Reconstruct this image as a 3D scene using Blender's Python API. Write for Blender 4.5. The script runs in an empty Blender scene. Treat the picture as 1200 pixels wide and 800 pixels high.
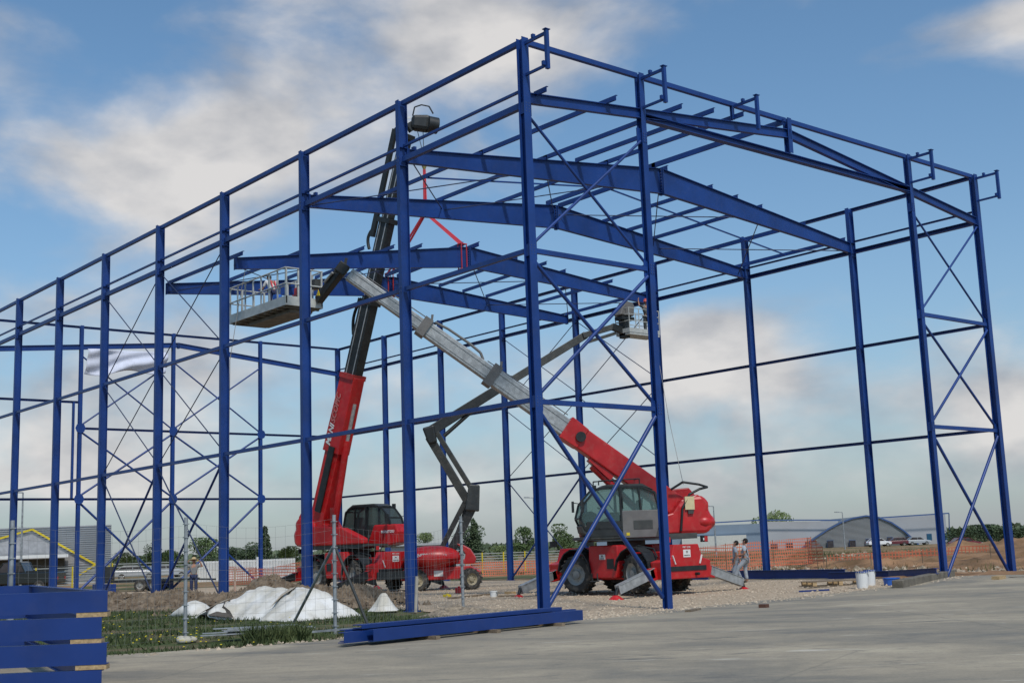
import bpy, math, random
import numpy as np
from mathutils import Vector, Matrix, noise
random.seed(7)
rng = np.random.default_rng(7)
R = math.radians
SC = bpy.context.scene
COL = SC.collection

# ------------------------------------------------------------------ camera
YAW, PITCH, ROLL = 2.4453, 0.1656, -0.0357
CAM = Vector((24.505, -21.230, 1.589))
d = Vector((math.cos(YAW) * math.cos(PITCH), math.sin(YAW) * math.cos(PITCH), math.sin(PITCH)))
r0 = Vector((math.sin(YAW), -math.cos(YAW), 0))
u0 = r0.cross(d)
rr = r0 * math.cos(ROLL) + u0 * math.sin(ROLL)
uu = -r0 * math.sin(ROLL) + u0 * math.cos(ROLL)
cd = bpy.data.cameras.new("camera"); cam = bpy.data.objects.new("camera", cd); COL.objects.link(cam)
cd.sensor_width = 36; cd.lens = 43.937; cd.clip_end = 6000; cd.clip_start = 0.1
M = Matrix(((rr.x, uu.x, -d.x, CAM.x), (rr.y, uu.y, -d.y, CAM.y), (rr.z, uu.z, -d.z, CAM.z), (0, 0, 0, 1)))
cam.matrix_world = M
SC.camera = cam
FPX = 1464.554

def dirpx(px, py):
    return (d + rr * (px - 600) / FPX - uu * (py - 400) / FPX)

def at(px, py, D):                      # a point at depth D metres along a viewing direction (used once to survey positions)
    return CAM + dirpx(px, py) * D

def onz(px, py, z=0.0):
    q = dirpx(px, py); return CAM + q * ((z - CAM.z) / q.z)

# ------------------------------------------------------------------ sky and sun
SUN_EL, SUN_AZ = R(52), R(-20)          # azimuth of the sun, from +x towards +y
w = bpy.data.worlds.new("World"); SC.world = w; w.use_nodes = True
nt = w.node_tree; N = nt.nodes; LK = nt.links; N.clear()

def node(t, **k):
    n = N.new(t)
    for a, b in k.items():
        setattr(n, a, b)
    return n

def mth(op, a, b=None, c=None, clamp=False):
    n = N.new('ShaderNodeMath'); n.operation = op; n.use_clamp = clamp
    for i, v in enumerate((a, b, c)):
        if v is None: continue
        if isinstance(v, (int, float)): n.inputs[i].default_value = v
        else: LK.new(v, n.inputs[i])
    return n.outputs[0]

sky = node('ShaderNodeTexSky', sky_type='NISHITA', sun_disc=False, sun_elevation=SUN_EL, sun_rotation=math.pi / 2 - SUN_AZ,
           air_density=1.0, dust_density=.6, ozone_density=3.0)
tc = node('ShaderNodeTexCoord'); sep = node('ShaderNodeSeparateXYZ'); LK.new(tc.outputs['Generated'], sep.inputs[0])
az = mth('ARCTAN2', sep.outputs[1], sep.outputs[0])
el = mth('ARCSINE', sep.outputs[2])

def azel(px, py):
    v = dirpx(px, py).normalized(); return math.atan2(v.y, v.x), math.asin(v.z)

# cloud banks: photo-surveyed bearing, size in pixels (converted to angle), weight
BL = [(120, 205, 150, 60, .62), (330, 130, 130, 60, .55), (300, 215, 160, 60, .5), (460, 40, 150, 60, .58), (640, 60, 130, 50, .5), (0, 90, 70, 60, .35),
      (-60, 20, 120, 40, .3), (90, 380, 150, 60, .42), (300, 420, 170, 60, .35), (560, 150, 120, 60, .28), (835, 400, 75, 42, 1.05), (880, 440, 110, 30, .45), (720, 430, 80, 50, .3),
      (1180, 380, 60, 30, .28), (1185, 478, 75, 40, .95), (1000, 470, 90, 30, .5), (1150, 30, 120, 24, .65), (1250, 10, 120, 40, .3),
      (150, 60, 60, 60, -.5), (25, 275, 70, 60, -.35), (400, 255, 60, 45, -.3), (980, 240, 240, 110, -.3), (900, 90, 170, 60, -.25), (480, 300, 90, 60, -.15),
      (500, 560, 420, 50, .34), (900, 560, 300, 40, .34), (100, 540, 200, 60, .45), (620, 420, 90, 40, .35)]
acc = None
for px, py, sx, sy, wt in BL:
    a0, e0 = azel(px, py)
    dx = mth('DIVIDE', mth('SUBTRACT', az, a0), sx / FPX)
    dy = mth('DIVIDE', mth('SUBTRACT', el, e0), sy / FPX)
    s2 = mth('ADD', mth('MULTIPLY', dx, dx), mth('MULTIPLY', dy, dy))
    g = mth('MULTIPLY', mth('EXPONENT', mth('MULTIPLY', s2, -0.6)), wt)
    acc = g if acc is None else mth('ADD', acc, g)
mp = node('ShaderNodeMapping'); LK.new(tc.outputs['Generated'], mp.inputs[0]); mp.inputs['Scale'].default_value = (1, 1, 1.9)
n1 = node('ShaderNodeTexNoise'); LK.new(mp.outputs[0], n1.inputs[0]); n1.inputs['Scale'].default_value = 7.0; n1.inputs['Detail'].default_value = 10; n1.inputs['Roughness'].default_value = .53; n1.inputs['Distortion'].default_value = .25
n2 = node('ShaderNodeTexNoise'); LK.new(mp.outputs[0], n2.inputs[0]); n2.inputs['Scale'].default_value = 13; n2.inputs['Detail'].default_value = 6
dens = mth('ADD', acc, mth('MULTIPLY', mth('SUBTRACT', n1.outputs[0], .5), 1.95))
mr = node('ShaderNodeMapRange', interpolation_type='SMOOTHSTEP'); LK.new(dens, mr.inputs[0])
mr.inputs[1].default_value = .08; mr.inputs[2].default_value = .92; mr.inputs[3].default_value = 0; mr.inputs[4].default_value = .95
# thin veil thickening to the horizon
veil = mth('MULTIPLY', mth('EXPONENT', mth('MULTIPLY', mth('MAXIMUM', el, 0.0), -7.5)), .88)
hz = node('ShaderNodeMixRGB'); LK.new(veil, hz.inputs[0]); skt = node('ShaderNodeMixRGB', blend_type='MULTIPLY'); skt.inputs[0].default_value = 1; LK.new(sky.outputs[0], skt.inputs[1]); skt.inputs[2].default_value = (.95, 1.2, 1.24, 1); LK.new(skt.outputs[0], hz.inputs[1]); hz.inputs[2].default_value = (3.3, 3.42, 3.72, 1)
cc = node('ShaderNodeMixRGB'); crp = node('ShaderNodeMapRange'); LK.new(mth('ADD', n2.outputs[0], mth('MULTIPLY', dens, .18)), crp.inputs[0]); crp.inputs[1].default_value = .42; crp.inputs[2].default_value = .78; LK.new(crp.outputs[0], cc.inputs[0]); cc.inputs[1].default_value = (3.7, 3.85, 4.2, 1); cc.inputs[2].default_value = (6.9, 6.7, 6.55, 1)
cl = node('ShaderNodeMixRGB'); LK.new(mr.outputs[0], cl.inputs[0]); LK.new(hz.outputs[0], cl.inputs[1]); LK.new(cc.outputs[0], cl.inputs[2])
bg = node('ShaderNodeBackground'); bg.inputs['Strength'].default_value = .106; LK.new(cl.outputs[0], bg.inputs[0])
wo = node('ShaderNodeOutputWorld'); LK.new(bg.outputs[0], wo.inputs[0])

sl = bpy.data.lights.new("sun", 'SUN'); sun = bpy.data.objects.new("sun", sl); COL.objects.link(sun)
sl.energy = 2.7; sl.angle = R(6); sl.color = (1, .95, .88)
sv = Vector((math.cos(SUN_EL) * math.cos(SUN_AZ), math.cos(SUN_EL) * math.sin(SUN_AZ), math.sin(SUN_EL)))
sun.rotation_euler = sv.to_track_quat('Z', 'Y').to_euler()
SC.view_settings.view_transform = 'Standard'; SC.view_settings.look = 'None'; SC.view_settings.exposure = 0.0; SC.view_settings.gamma = 1
SC.cycles.max_bounces = 6

# ------------------------------------------------------------------ materials
MATS = {}
def mat(name, col, rough=.5, metal=0.0, var=.12, scale=3.0, bump=0.0, bscale=20, col2=None, spec=.5, trans=0.0, stretch=None, detail=5, dust=0.0):
    m = bpy.data.materials.new(name); m.use_nodes = True; t = m.node_tree; b = t.nodes['Principled BSDF']
    tcn = t.nodes.new('ShaderNodeTexCoord'); src = tcn.outputs['Object']
    if stretch:
        mp = t.nodes.new('ShaderNodeMapping'); mp.inputs['Scale'].default_value = stretch; t.links.new(src, mp.inputs[0]); src = mp.outputs[0]
    nz = t.nodes.new('ShaderNodeTexNoise'); nz.inputs['Scale'].default_value = scale; nz.inputs['Detail'].default_value = detail; t.links.new(src, nz.inputs[0])
    rp = t.nodes.new('ShaderNodeValToRGB'); t.links.new(nz.outputs[0], rp.inputs[0])
    c2 = col2 or tuple(min(1, c * (1 + var)) for c in col)
    c1 = col if col2 else tuple(c * (1 - var) for c in col)
    rp.color_ramp.elements[0].color = (*c1, 1); rp.color_ramp.elements[1].color = (*c2, 1)
    rp.color_ramp.elements[0].position = .35; rp.color_ramp.elements[1].position = .68
    outc = rp.outputs[0]
    if dust > 0:      # dried mud and dust film in blotches
        dn = t.nodes.new('ShaderNodeTexNoise'); dn.inputs['Scale'].default_value = 5; dn.inputs['Detail'].default_value = 8; t.links.new(tcn.outputs['Object'], dn.inputs[0])
        dr = t.nodes.new('ShaderNodeMapRange'); t.links.new(dn.outputs[0], dr.inputs[0]); dr.inputs[1].default_value = .5; dr.inputs[2].default_value = .8; dr.inputs[4].default_value = dust
        mx = t.nodes.new('ShaderNodeMixRGB'); t.links.new(dr.outputs[0], mx.inputs[0]); t.links.new(outc, mx.inputs[1]); mx.inputs[2].default_value = (.3, .25, .19, 1); outc = mx.outputs[0]
    t.links.new(outc, b.inputs['Base Color'])
    b.inputs['Roughness'].default_value = rough; b.inputs['Metallic'].default_value = metal
    b.inputs['Specular IOR Level'].default_value = spec
    if trans: b.inputs['Transmission Weight'].default_value = trans
    if bump:
        bn = t.nodes.new('ShaderNodeTexNoise'); bn.inputs['Scale'].default_value = bscale; bn.inputs['Detail'].default_value = 6; t.links.new(src, bn.inputs[0])
        bp = t.nodes.new('ShaderNodeBump'); bp.inputs['Strength'].default_value = bump; bp.inputs['Distance'].default_value = .05
        t.links.new(bn.outputs[0], bp.inputs['Height']); t.links.new(bp.outputs[0], b.inputs['Normal'])
    MATS[name] = m; return m

BLUE = mat('blue_paint', (.0055, .038, .19), .45, var=.18, scale=.9, bump=.04, bscale=6, dust=.035)
BLUE2 = mat('blue_paint_fresh', (.005, .031, .165), .45, var=.1, scale=2, dust=.03)
ROD = mat('dark_steel_rod', (.022, .035, .09), .5)
PLATE = mat('bolted_steel', (.06, .09, .2), .5)
RED = mat('red_paint', (.46, .012, .014), .38, var=.12, scale=2, dust=.16)
REDD = mat('faded_red_paint', (.34, .02, .018), .5, var=.2, dust=.2)
BLK = mat('black_paint', (.013, .016, .017), .5, var=.3, dust=.05)
GRY = mat('dark_grey_paint', (.05, .053, .05), .5, var=.2, dust=.14)
MGR = mat('mid_grey_paint', (.14, .135, .13), .55, dust=.15)
SIL = mat('galvanised_steel', (.36, .37, .37), .42, metal=.35, var=.2, scale=6)
ALU = mat('basket_aluminium', (.5, .52, .5), .5, metal=.15, var=.15)
FLR = mat('basket_floor', (.16, .145, .12), .8, var=.3)
RUB = mat('tyre_rubber', (.045, .042, .038), .9, var=.3, dust=.8)
RIM = mat('wheel_rim', (.3, .3, .28), .5, var=.3, dust=.7)
RIMT = mat('tan_wheel_rim', (.34, .29, .19), .6, dust=.3)
WHT = mat('white_paint', (.72, .72, .7), .5, var=.05)
YEL = mat('yellow_paint', (.62, .47, .02), .5)
ORG = mat('amber_lens', (.7, .25, .02), .3)
CRM = mat('cream_plastic', (.6, .52, .3), .5)
WOOD = mat('timber', (.42, .29, .15), .75, var=.25, scale=4, stretch=(1, 8, 8), bump=.2)
WOODD = mat('old_timber', (.2, .15, .10), .85, var=.3, bump=.3)
CON = mat('concrete_block', (.15, .13, .10), .9, var=.25, bump=.5)
DIRT = mat('dug_earth', (.11, .078, .05), .97, var=.4, scale=4, bump=1.0, bscale=9, col2=(.25, .19, .13))
DRYD = mat('orange_earth', (.14, .08, .035), .97, scale=.5, bump=1.0, bscale=5, col2=(.36, .2, .10), detail=10)
TARP = mat('white_tarpaulin', (.5, .47, .4), .7, scale=1.8, bump=.6, bscale=5, col2=(.74, .73, .70))
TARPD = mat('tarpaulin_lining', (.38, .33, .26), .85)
BANN = mat('white_banner_cloth', (.6, .62, .72), .8, var=.06)
CLAD = mat('grey_cladding', (.38, .39, .40), .6, var=.05, scale=.3)
CLADL = mat('pale_cladding', (.35, .36, .375), .6, var=.05, scale=.3)
CLADB = mat('blue_grey_cladding', (.18, .235, .30), .6, var=.05, scale=.3)
CLADW = mat('off_white_wall', (.5, .5, .46), .8, var=.05)
TRIM = mat('blue_roof_trim', (.05, .10, .24), .5)
WIN = mat('window_glass', (.05, .045, .05), .15, var=.3)
WINB = mat('blue_window_glass', (.03, .10, .17), .15)
SKIN = mat('skin', (.34, .17, .11), .6, var=.05)
HAIR = mat('dark_hair', (.015, .011, .009), .8)
TSH = mat('grey_tshirt', (.38, .42, .47), .9, var=.08, scale=8)
TRO = mat('grey_work_trousers', (.32, .35, .39), .9, var=.15, scale=8)
JEAN = mat('navy_trousers', (.025, .035, .09), .9)
BOOT = mat('work_boots', (.06, .05, .04), .9)
STRAW = mat('straw_hat', (.5, .38, .2), .9)
HELM = mat('red_helmet_shell', (.6, .10, .07), .4)
REDW = mat('red_webbing', (.62, .05, .07), .8)
BLUP = mat('blue_plastic', (.03, .13, .5), .4)
PINK = mat('pink_primer', (.6, .2, .16), .8)
ROPE = mat('thin_rope', (.30, .29, .27), .9)
LIN = mat('dull_zinc', (.30, .32, .33), .55, metal=.3, var=.25, scale=5)
BARK = mat('bark', (.07, .05, .035), .95)
GRASSM = mat('grass_blades', (.028, .048, .012), .8, scale=.6, col2=(.085, .11, .035))
FLOW = mat('yellow_petals', (.75, .6, .02), .7)
STONE = mat('loose_stone', (.42, .34, .25), .95, var=.35, scale=8)
CARM = {k: mat(k, c, .25, var=.02, spec=.7) for k, c in {'white_car_paint': (.75, .75, .75), 'black_car_paint': (.012, .015, .016), 'silver_car_paint': (.4, .42, .44), 'dark_red_car_paint': (.16, .012, .02), 'maroon_car_paint': (.12, .02, .03), 'blue_car_paint': (.04, .09, .2)}.items()}

def glassm(name, col, a=.55):
    m = bpy.data.materials.new(name); m.use_nodes = True; t = m.node_tree; b = t.nodes['Principled BSDF']
    b.inputs['Base Color'].default_value = (*col, 1); b.inputs['Roughness'].default_value = .06
    tr = t.nodes.new('ShaderNodeBsdfTransparent'); tr.inputs[0].default_value = (.72, .88, .85, 1); mx = t.nodes.new('ShaderNodeMixShader')
    mx.inputs[0].default_value = 1 - a; t.links.new(b.outputs[0], mx.inputs[1]); t.links.new(tr.outputs[0], mx.inputs[2])
    t.links.new(mx.outputs[0], t.nodes['Material Output'].inputs[0]); return m
GLASS = glassm('cab_glass', (.12, .2, .2), .5)
GLASD = glassm('tinted_cab_glass', (.05, .06, .06), .75)

def netm(name, col, scale, thick, base=.25):
    m = bpy.data.materials.new(name); m.use_nodes = True; t = m.node_tree; b = t.nodes['Principled BSDF']
    b.inputs['Base Color'].default_value = (*col, 1); b.inputs['Roughness'].default_value = .8
    tc_ = t.nodes.new('ShaderNodeTexCoord'); s = t.nodes.new('ShaderNodeSeparateXYZ'); t.links.new(tc_.outputs['UV'], s.inputs[0])
    fs = []
    for i in (0, 1):
        a = t.nodes.new('ShaderNodeMath'); a.operation = 'MULTIPLY'; t.links.new(s.outputs[i], a.inputs[0]); a.inputs[1].default_value = scale
        f = t.nodes.new('ShaderNodeMath'); f.operation = 'FRACT'; t.links.new(a.outputs[0], f.inputs[0])
        g = t.nodes.new('ShaderNodeMath'); g.operation = 'LESS_THAN'; t.links.new(f.outputs[0], g.inputs[0]); g.inputs[1].default_value = thick; fs.append(g)
    mx_ = t.nodes.new('ShaderNodeMath'); mx_.operation = 'MAXIMUM'; t.links.new(fs[0].outputs[0], mx_.inputs[0]); t.links.new(fs[1].outputs[0], mx_.inputs[1])
    tr = t.nodes.new('ShaderNodeBsdfTransparent'); mx = t.nodes.new('ShaderNodeMixShader')
    t.links.new(mx_.outputs[0], mx.inputs[0]); t.links.new(tr.outputs[0], mx.inputs[1]); t.links.new(b.outputs[0], mx.inputs[2])
    t.links.new(mx.outputs[0], t.nodes['Material Output'].inputs[0]); return m
NET = netm('orange_plastic_net', (.62, .17, .09), 6.0, .27)

# ------------------------------------------------------------------ mesh helpers
class MB:
    def __init__(s): s.v = []; s.f = []; s.sm = []
    def add(s, vs, fs, smooth=False):
        o = len(s.v); s.v += [tuple(v) for v in vs]; s.f += [tuple(o + i for i in f) for f in fs]; s.sm += [smooth] * len(fs); return s
    def box(s, x0, x1, y0, y1, z0, z1):
        return s.add([(x0, y0, z0), (x1, y0, z0), (x1, y1, z0), (x0, y1, z0), (x0, y0, z1), (x1, y0, z1), (x1, y1, z1), (x0, y1, z1)],
                     [(0, 3, 2, 1), (4, 5, 6, 7), (0, 1, 5, 4), (1, 2, 6, 5), (2, 3, 7, 6), (3, 0, 4, 7)])
    def beam(s, a, b, w, h, up=(0, 0, 1), w2=None, h2=None, off=0.0):
        a = Vector(a); b = Vector(b); t = (b - a).normalized(); up = Vector(up)
        x = t.cross(up)
        if x.length < 1e-4: x = t.cross(Vector((1, 0, 0)))
        x.normalize(); y = x.cross(t); w2 = w if w2 is None else w2; h2 = h if h2 is None else h2
        vs = []
        for p, ww, hh in ((a, w, h), (b, w2, h2)):
            for i, j in ((-1, -1), (1, -1), (1, 1), (-1, 1)): vs.append(p + x * (i * ww / 2) + y * (j * hh / 2 + off))
        return s.add(vs, [(3, 2, 1, 0), (4, 5, 6, 7), (0, 1, 5, 4), (1, 2, 6, 5), (2, 3, 7, 6), (3, 0, 4, 7)])
    def ibeam(s, a, b, w, h, up, t=.014, tf=.02, h2=None):
        """I section: w = flange width, h = depth along up (at b: h2)."""
        a = Vector(a); b = Vector(b); tt = (b - a).normalized(); up = Vector(up); x = tt.cross(up).normalized(); y = x.cross(tt)
        h2 = h if h2 is None else h2
        for sgn in (-1, 1):
            s.beam(a + y * sgn * (h / 2 - tf / 2), b + y * sgn * (h2 / 2 - tf / 2), w, tf, y)
        s.beam(a, b, t, h - 2 * tf - .002, y, h2=h2 - 2 * tf - .002)
        return s
    def cyl(s, a, b, r, n=10, r2=None, caps=True, smooth=True):
        a = Vector(a); b = Vector(b); t = (b - a).normalized(); x = t.orthogonal().normalized(); y = t.cross(x); r2 = r if r2 is None else r2
        vs = []
        for p, q in ((a, r), (b, r2)):
            for i in range(n):
                c = 2 * math.pi * i / n; vs.append(p + x * math.cos(c) * q + y * math.sin(c) * q)
        s.add(vs, [(i, (i + 1) % n, n + (i + 1) % n, n + i) for i in range(n)], smooth)
        if caps:
            s.add(vs[:n], [tuple(range(n))[::-1]]); s.add(vs[n:], [tuple(range(n))])
        return s
    def path(s, pts, r, n=6):
        for a, b in zip(pts, pts[1:]): s.cyl(a, b, r, n)
        return s
    def prism(s, prof, y0, y1, axis='y'):
        n = len(prof)
        def P(p, y):
            return (p[0], y, p[1]) if axis == 'y' else ((y, p[0], p[1]) if axis == 'x' else (p[0], p[1], y))
        vs = [P(p, y0) for p in prof] + [P(p, y1) for p in prof]
        return s.add(vs, [tuple(range(n)), tuple(range(2 * n - 1, n - 1, -1))] + [(i, n + i, n + (i + 1) % n, (i + 1) % n) for i in range(n)])
    def lathe(s, prof, c, axis, n=16, smooth=True):
        c = Vector(c); ax = Vector(axis).normalized(); x = ax.orthogonal().normalized(); y = ax.cross(x); vs = []
        for rad, h in prof:
            for i in range(n):
                a = 2 * math.pi * i / n; vs.append(c + ax * h + x * rad * math.cos(a) + y * rad * math.sin(a))
        fs = []
        for k in range(len(prof) - 1):
            for i in range(n): fs.append((k * n + i, k * n + (i + 1) % n, (k + 1) * n + (i + 1) % n, (k + 1) * n + i))
        return s.add(vs, fs, smooth)
    def ball(s, c, rx, ry, rz, n=10, m=7):
        c = Vector(c); vs = []
        for j in range(m + 1):
            th = math.pi * j / m
            for i in range(n):
                a = 2 * math.pi * i / n; vs.append((c.x + rx * math.sin(th) * math.cos(a), c.y + ry * math.sin(th) * math.sin(a), c.z + rz * math.cos(th)))
        fs = [(j * n + i, (j + 1) * n + i, (j + 1) * n + (i + 1) % n, j * n + (i + 1) % n) for j in range(m) for i in range(n)]
        return s.add(vs, fs, True)
    def build(s, name, m, parent=None, world=False, bevel=0.0, kind=None, label=None):
        me = bpy.data.meshes.new(name); me.from_pydata(s.v, [], s.f); me.materials.append(m)
        me.polygons.foreach_set('use_smooth', s.sm); me.validate(); me.update()
        import bmesh
        if len(s.f) < 30000:
            bm = bmesh.new(); bm.from_mesh(me); bmesh.ops.recalc_face_normals(bm, faces=bm.faces); bm.to_mesh(me); bm.free()
        o = bpy.data.objects.new(name, me); COL.objects.link(o)
        if parent is not None:
            o.parent = parent
            if world and parent.type == 'EMPTY':
                o.matrix_parent_inverse = (Matrix.Translation(parent.location) @ parent.rotation_euler.to_matrix().to_4x4()).inverted()
        if bevel:
            b = o.modifiers.new('bevel', 'BEVEL'); b.width = bevel; b.segments = 2; b.limit_method = 'ANGLE'; b.angle_limit = R(40)
        if kind: o['kind'] = kind
        if label: o['label'] = label
        return o

def tag(o, label, cat, group=None):
    o['label'] = label; o['category'] = cat
    if group: o['group'] = group
    return o
def thing(name, label, cat, loc=(0, 0, 0), rz=0.0, group=None):
    o = bpy.data.objects.new(name, None); COL.objects.link(o); o.location = loc; o.rotation_euler = (0, 0, rz); o.empty_display_size = .3
    return tag(o, label, cat, group)
def copy_tree(o, parent=None):
    c = o.copy(); COL.objects.link(c)
    if parent: c.parent = parent
    for ch in [k for k in bpy.data.objects if k.parent == o]: copy_tree(ch, c)
    return c
def shared(o, parent, loc=None, rot=None):
    c = o.copy(); COL.objects.link(c); c.parent = parent
    if loc is not None: c.location = loc
    if rot is not None: c.rotation_euler = rot
    return c
FONT_I = 0
def text(name, body, size, m, parent, pos, xdir, updir, world=False, shear=0.0, bold=.0):
    cu = bpy.data.curves.new(name, 'FONT'); cu.body = body; cu.size = size; cu.extrude = .004; cu.shear = shear; cu.offset = bold; cu.align_x = 'CENTER'; cu.align_y = 'CENTER'; cu.resolution_u = 2
    tmp = bpy.data.objects.new('tmp', cu); COL.objects.link(tmp)
    me = bpy.data.meshes.new_from_object(tmp.evaluated_get(bpy.context.evaluated_depsgraph_get())); bpy.data.objects.remove(tmp); bpy.data.curves.remove(cu)
    x = Vector(xdir).normalized(); z = x.cross(Vector(updir)).normalized(); y = z.cross(x)
    Mx = Matrix(((x.x, y.x, z.x, pos[0]), (x.y, y.y, z.y, pos[1]), (x.z, y.z, z.z, pos[2]), (0, 0, 0, 1)))
    me.transform(Mx); me.materials.clear(); me.materials.append(m); me.name = name
    o = bpy.data.objects.new(name, me); COL.objects.link(o); o.parent = parent
    if world and parent.type == 'EMPTY':
        o.matrix_parent_inverse = (Matrix.Translation(parent.location) @ parent.rotation_euler.to_matrix().to_4x4()).inverted()
    return o

# ------------------------------------------------------------------ ground
def sstep(a, b, x):
    t = min(1, max(0, (x - a) / (b - a))); return t * t * (3 - 2 * t)
def hgt(x, y):
    g = lambda cx, cy, s: math.exp(-((x - cx) ** 2 + (y - cy) ** 2) / (2 * s * s))
    z = -.14 * g(-1, 5.5, 4.2) - .1 * g(-8, 11, 5) + .15 * g(1.0, 19, 3.2)
    dist = math.hypot(x - CAM.x, y - CAM.y)
    if y > 25:      # rough ground rising behind the hall to the right
        k = sstep(26, 55, y + .25 * x) * sstep(150, 90, dist)
        z += k * (.35 + .5 * noise.noise(Vector((x * .06, y * .06, 3))) + .35 * noise.noise(Vector((x * .25, y * .25, 1))))
    z += .9 * math.exp(-(((x + 12) / 9) ** 2 + ((y - 72) / 7) ** 2)) * (1 + .35 * noise.noise(Vector((x * .3, y * .3, 0))))
    z += 1.0 * math.exp(-(((x + 1) / 8) ** 2 + ((y - 62) / 8) ** 2)) * (1 + .3 * noise.noise(Vector((x * .3, y * .3, 0))))
    z += .3 * math.exp(-(((x - 3) / 11) ** 2 + ((y - 38) / 4) ** 2)) * (1 + .5 * noise.noise(Vector((x * .4, y * .4, 0))))
    z -= max(0, dist - 150) * .0
    return z

def axis_vals(lo, hi, step, far):
    v = list(np.arange(lo, hi + 1e-6, step)); s = step
    a, b = v[0], v[-1]; pre, post = [], []
    while a > -far: s *= 1.14; a -= s; pre.append(a)
    s = step
    while b < far: s *= 1.14; b += s; post.append(b)
    return pre[::-1] + v + post
gx = axis_vals(-50, 30, .8, 3000); gy = axis_vals(-25, 90, .8, 3000)
gm = MB(); gm.v = [(x, y, hgt(x, y) - .025) for y in gy for x in gx]; nx = len(gx)
gm.f = [(j * nx + i, j * nx + i + 1, (j + 1) * nx + i + 1, (j + 1) * nx + i) for j in range(len(gy) - 1) for i in range(nx - 1)]; gm.sm = [True] * len(gm.f)

def ramp(t, src, stops):
    rp = t.nodes.new('ShaderNodeValToRGB'); t.links.new(src, rp.inputs[0]); e = rp.color_ramp.elements
    while len(e) < len(stops): e.new(.5)
    for k, (p, c) in zip(e, stops): k.position = p; k.color = (*c, 1)
    return rp.outputs[0]
def tnoise(t, src, scale, detail=6, rough=.6, stretch=None, dist=0):
    if stretch:
        mp = t.nodes.new('ShaderNodeMapping'); mp.inputs['Scale'].default_value = stretch; t.links.new(src, mp.inputs[0]); src = mp.outputs[0]
    n = t.nodes.new('ShaderNodeTexNoise'); n.inputs['Scale'].default_value = scale; n.inputs['Detail'].default_value = detail; n.inputs['Roughness'].default_value = rough; n.inputs['Distortion'].default_value = dist
    t.links.new(src, n.inputs[0]); return n.outputs[0]
def mixc(t, f, a, b, mode='MIX'):
    m = t.nodes.new('ShaderNodeMixRGB'); m.blend_type = mode
    for i, v in enumerate((f, a, b)):
        if isinstance(v, (int, float)): m.inputs[i].default_value = v
        elif isinstance(v, tuple): m.inputs[i].default_value = (*v, 1)
        else: t.links.new(v, m.inputs[i])
    return m.outputs[0]
def gmat(name, fn, rough=.95, bump=.4, dist=.03):
    m = bpy.data.materials.new(name); m.use_nodes = True; t = m.node_tree; b = t.nodes['Principled BSDF']; tcn = t.nodes.new('ShaderNodeTexCoord')
    c, h = fn(t, tcn.outputs['Object']); t.links.new(c, b.inputs['Base Color']); b.inputs['Roughness'].default_value = rough; b.inputs['Specular IOR Level'].default_value = .25
    bp = t.nodes.new('ShaderNodeBump'); bp.inputs['Strength'].default_value = bump; bp.inputs['Distance'].default_value = dist; t.links.new(h, bp.inputs['Height']); t.links.new(bp.outputs[0], b.inputs['Normal'])
    return m
def f_ground(t, s):
    a = tnoise(t, s, .12, 6); b = tnoise(t, s, .9, 8); c = tnoise(t, s, .05, 4)
    earth = ramp(t, b, [(.3, (.17, .10, .05)), (.5, (.30, .175, .09)), (.7, (.42, .32, .2))])
    grass = ramp(t, b, [(.3, (.045, .06, .02)), (.7, (.12, .125, .05))])
    f = ramp(t, a, [(.46, (0, 0, 0)), (.56, (1, 1, 1))])
    return mixc(t, f, earth, grass), b
def f_gravel(t, s):
    a = tnoise(t, s, .35, 6); v = t.nodes.new('ShaderNodeTexVoronoi'); v.inputs['Scale'].default_value = 14; t.links.new(s, v.inputs[0])
    c1 = ramp(t, v.outputs['Color'], [(.1, (.25, .175, .105)), (.5, (.41, .305, .20)), (.9, (.56, .44, .31))])
    return mixc(t, .5, c1, mixc(t, a, (.36, .28, .2), (.56, .46, .34))), v.outputs['Distance']
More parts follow.
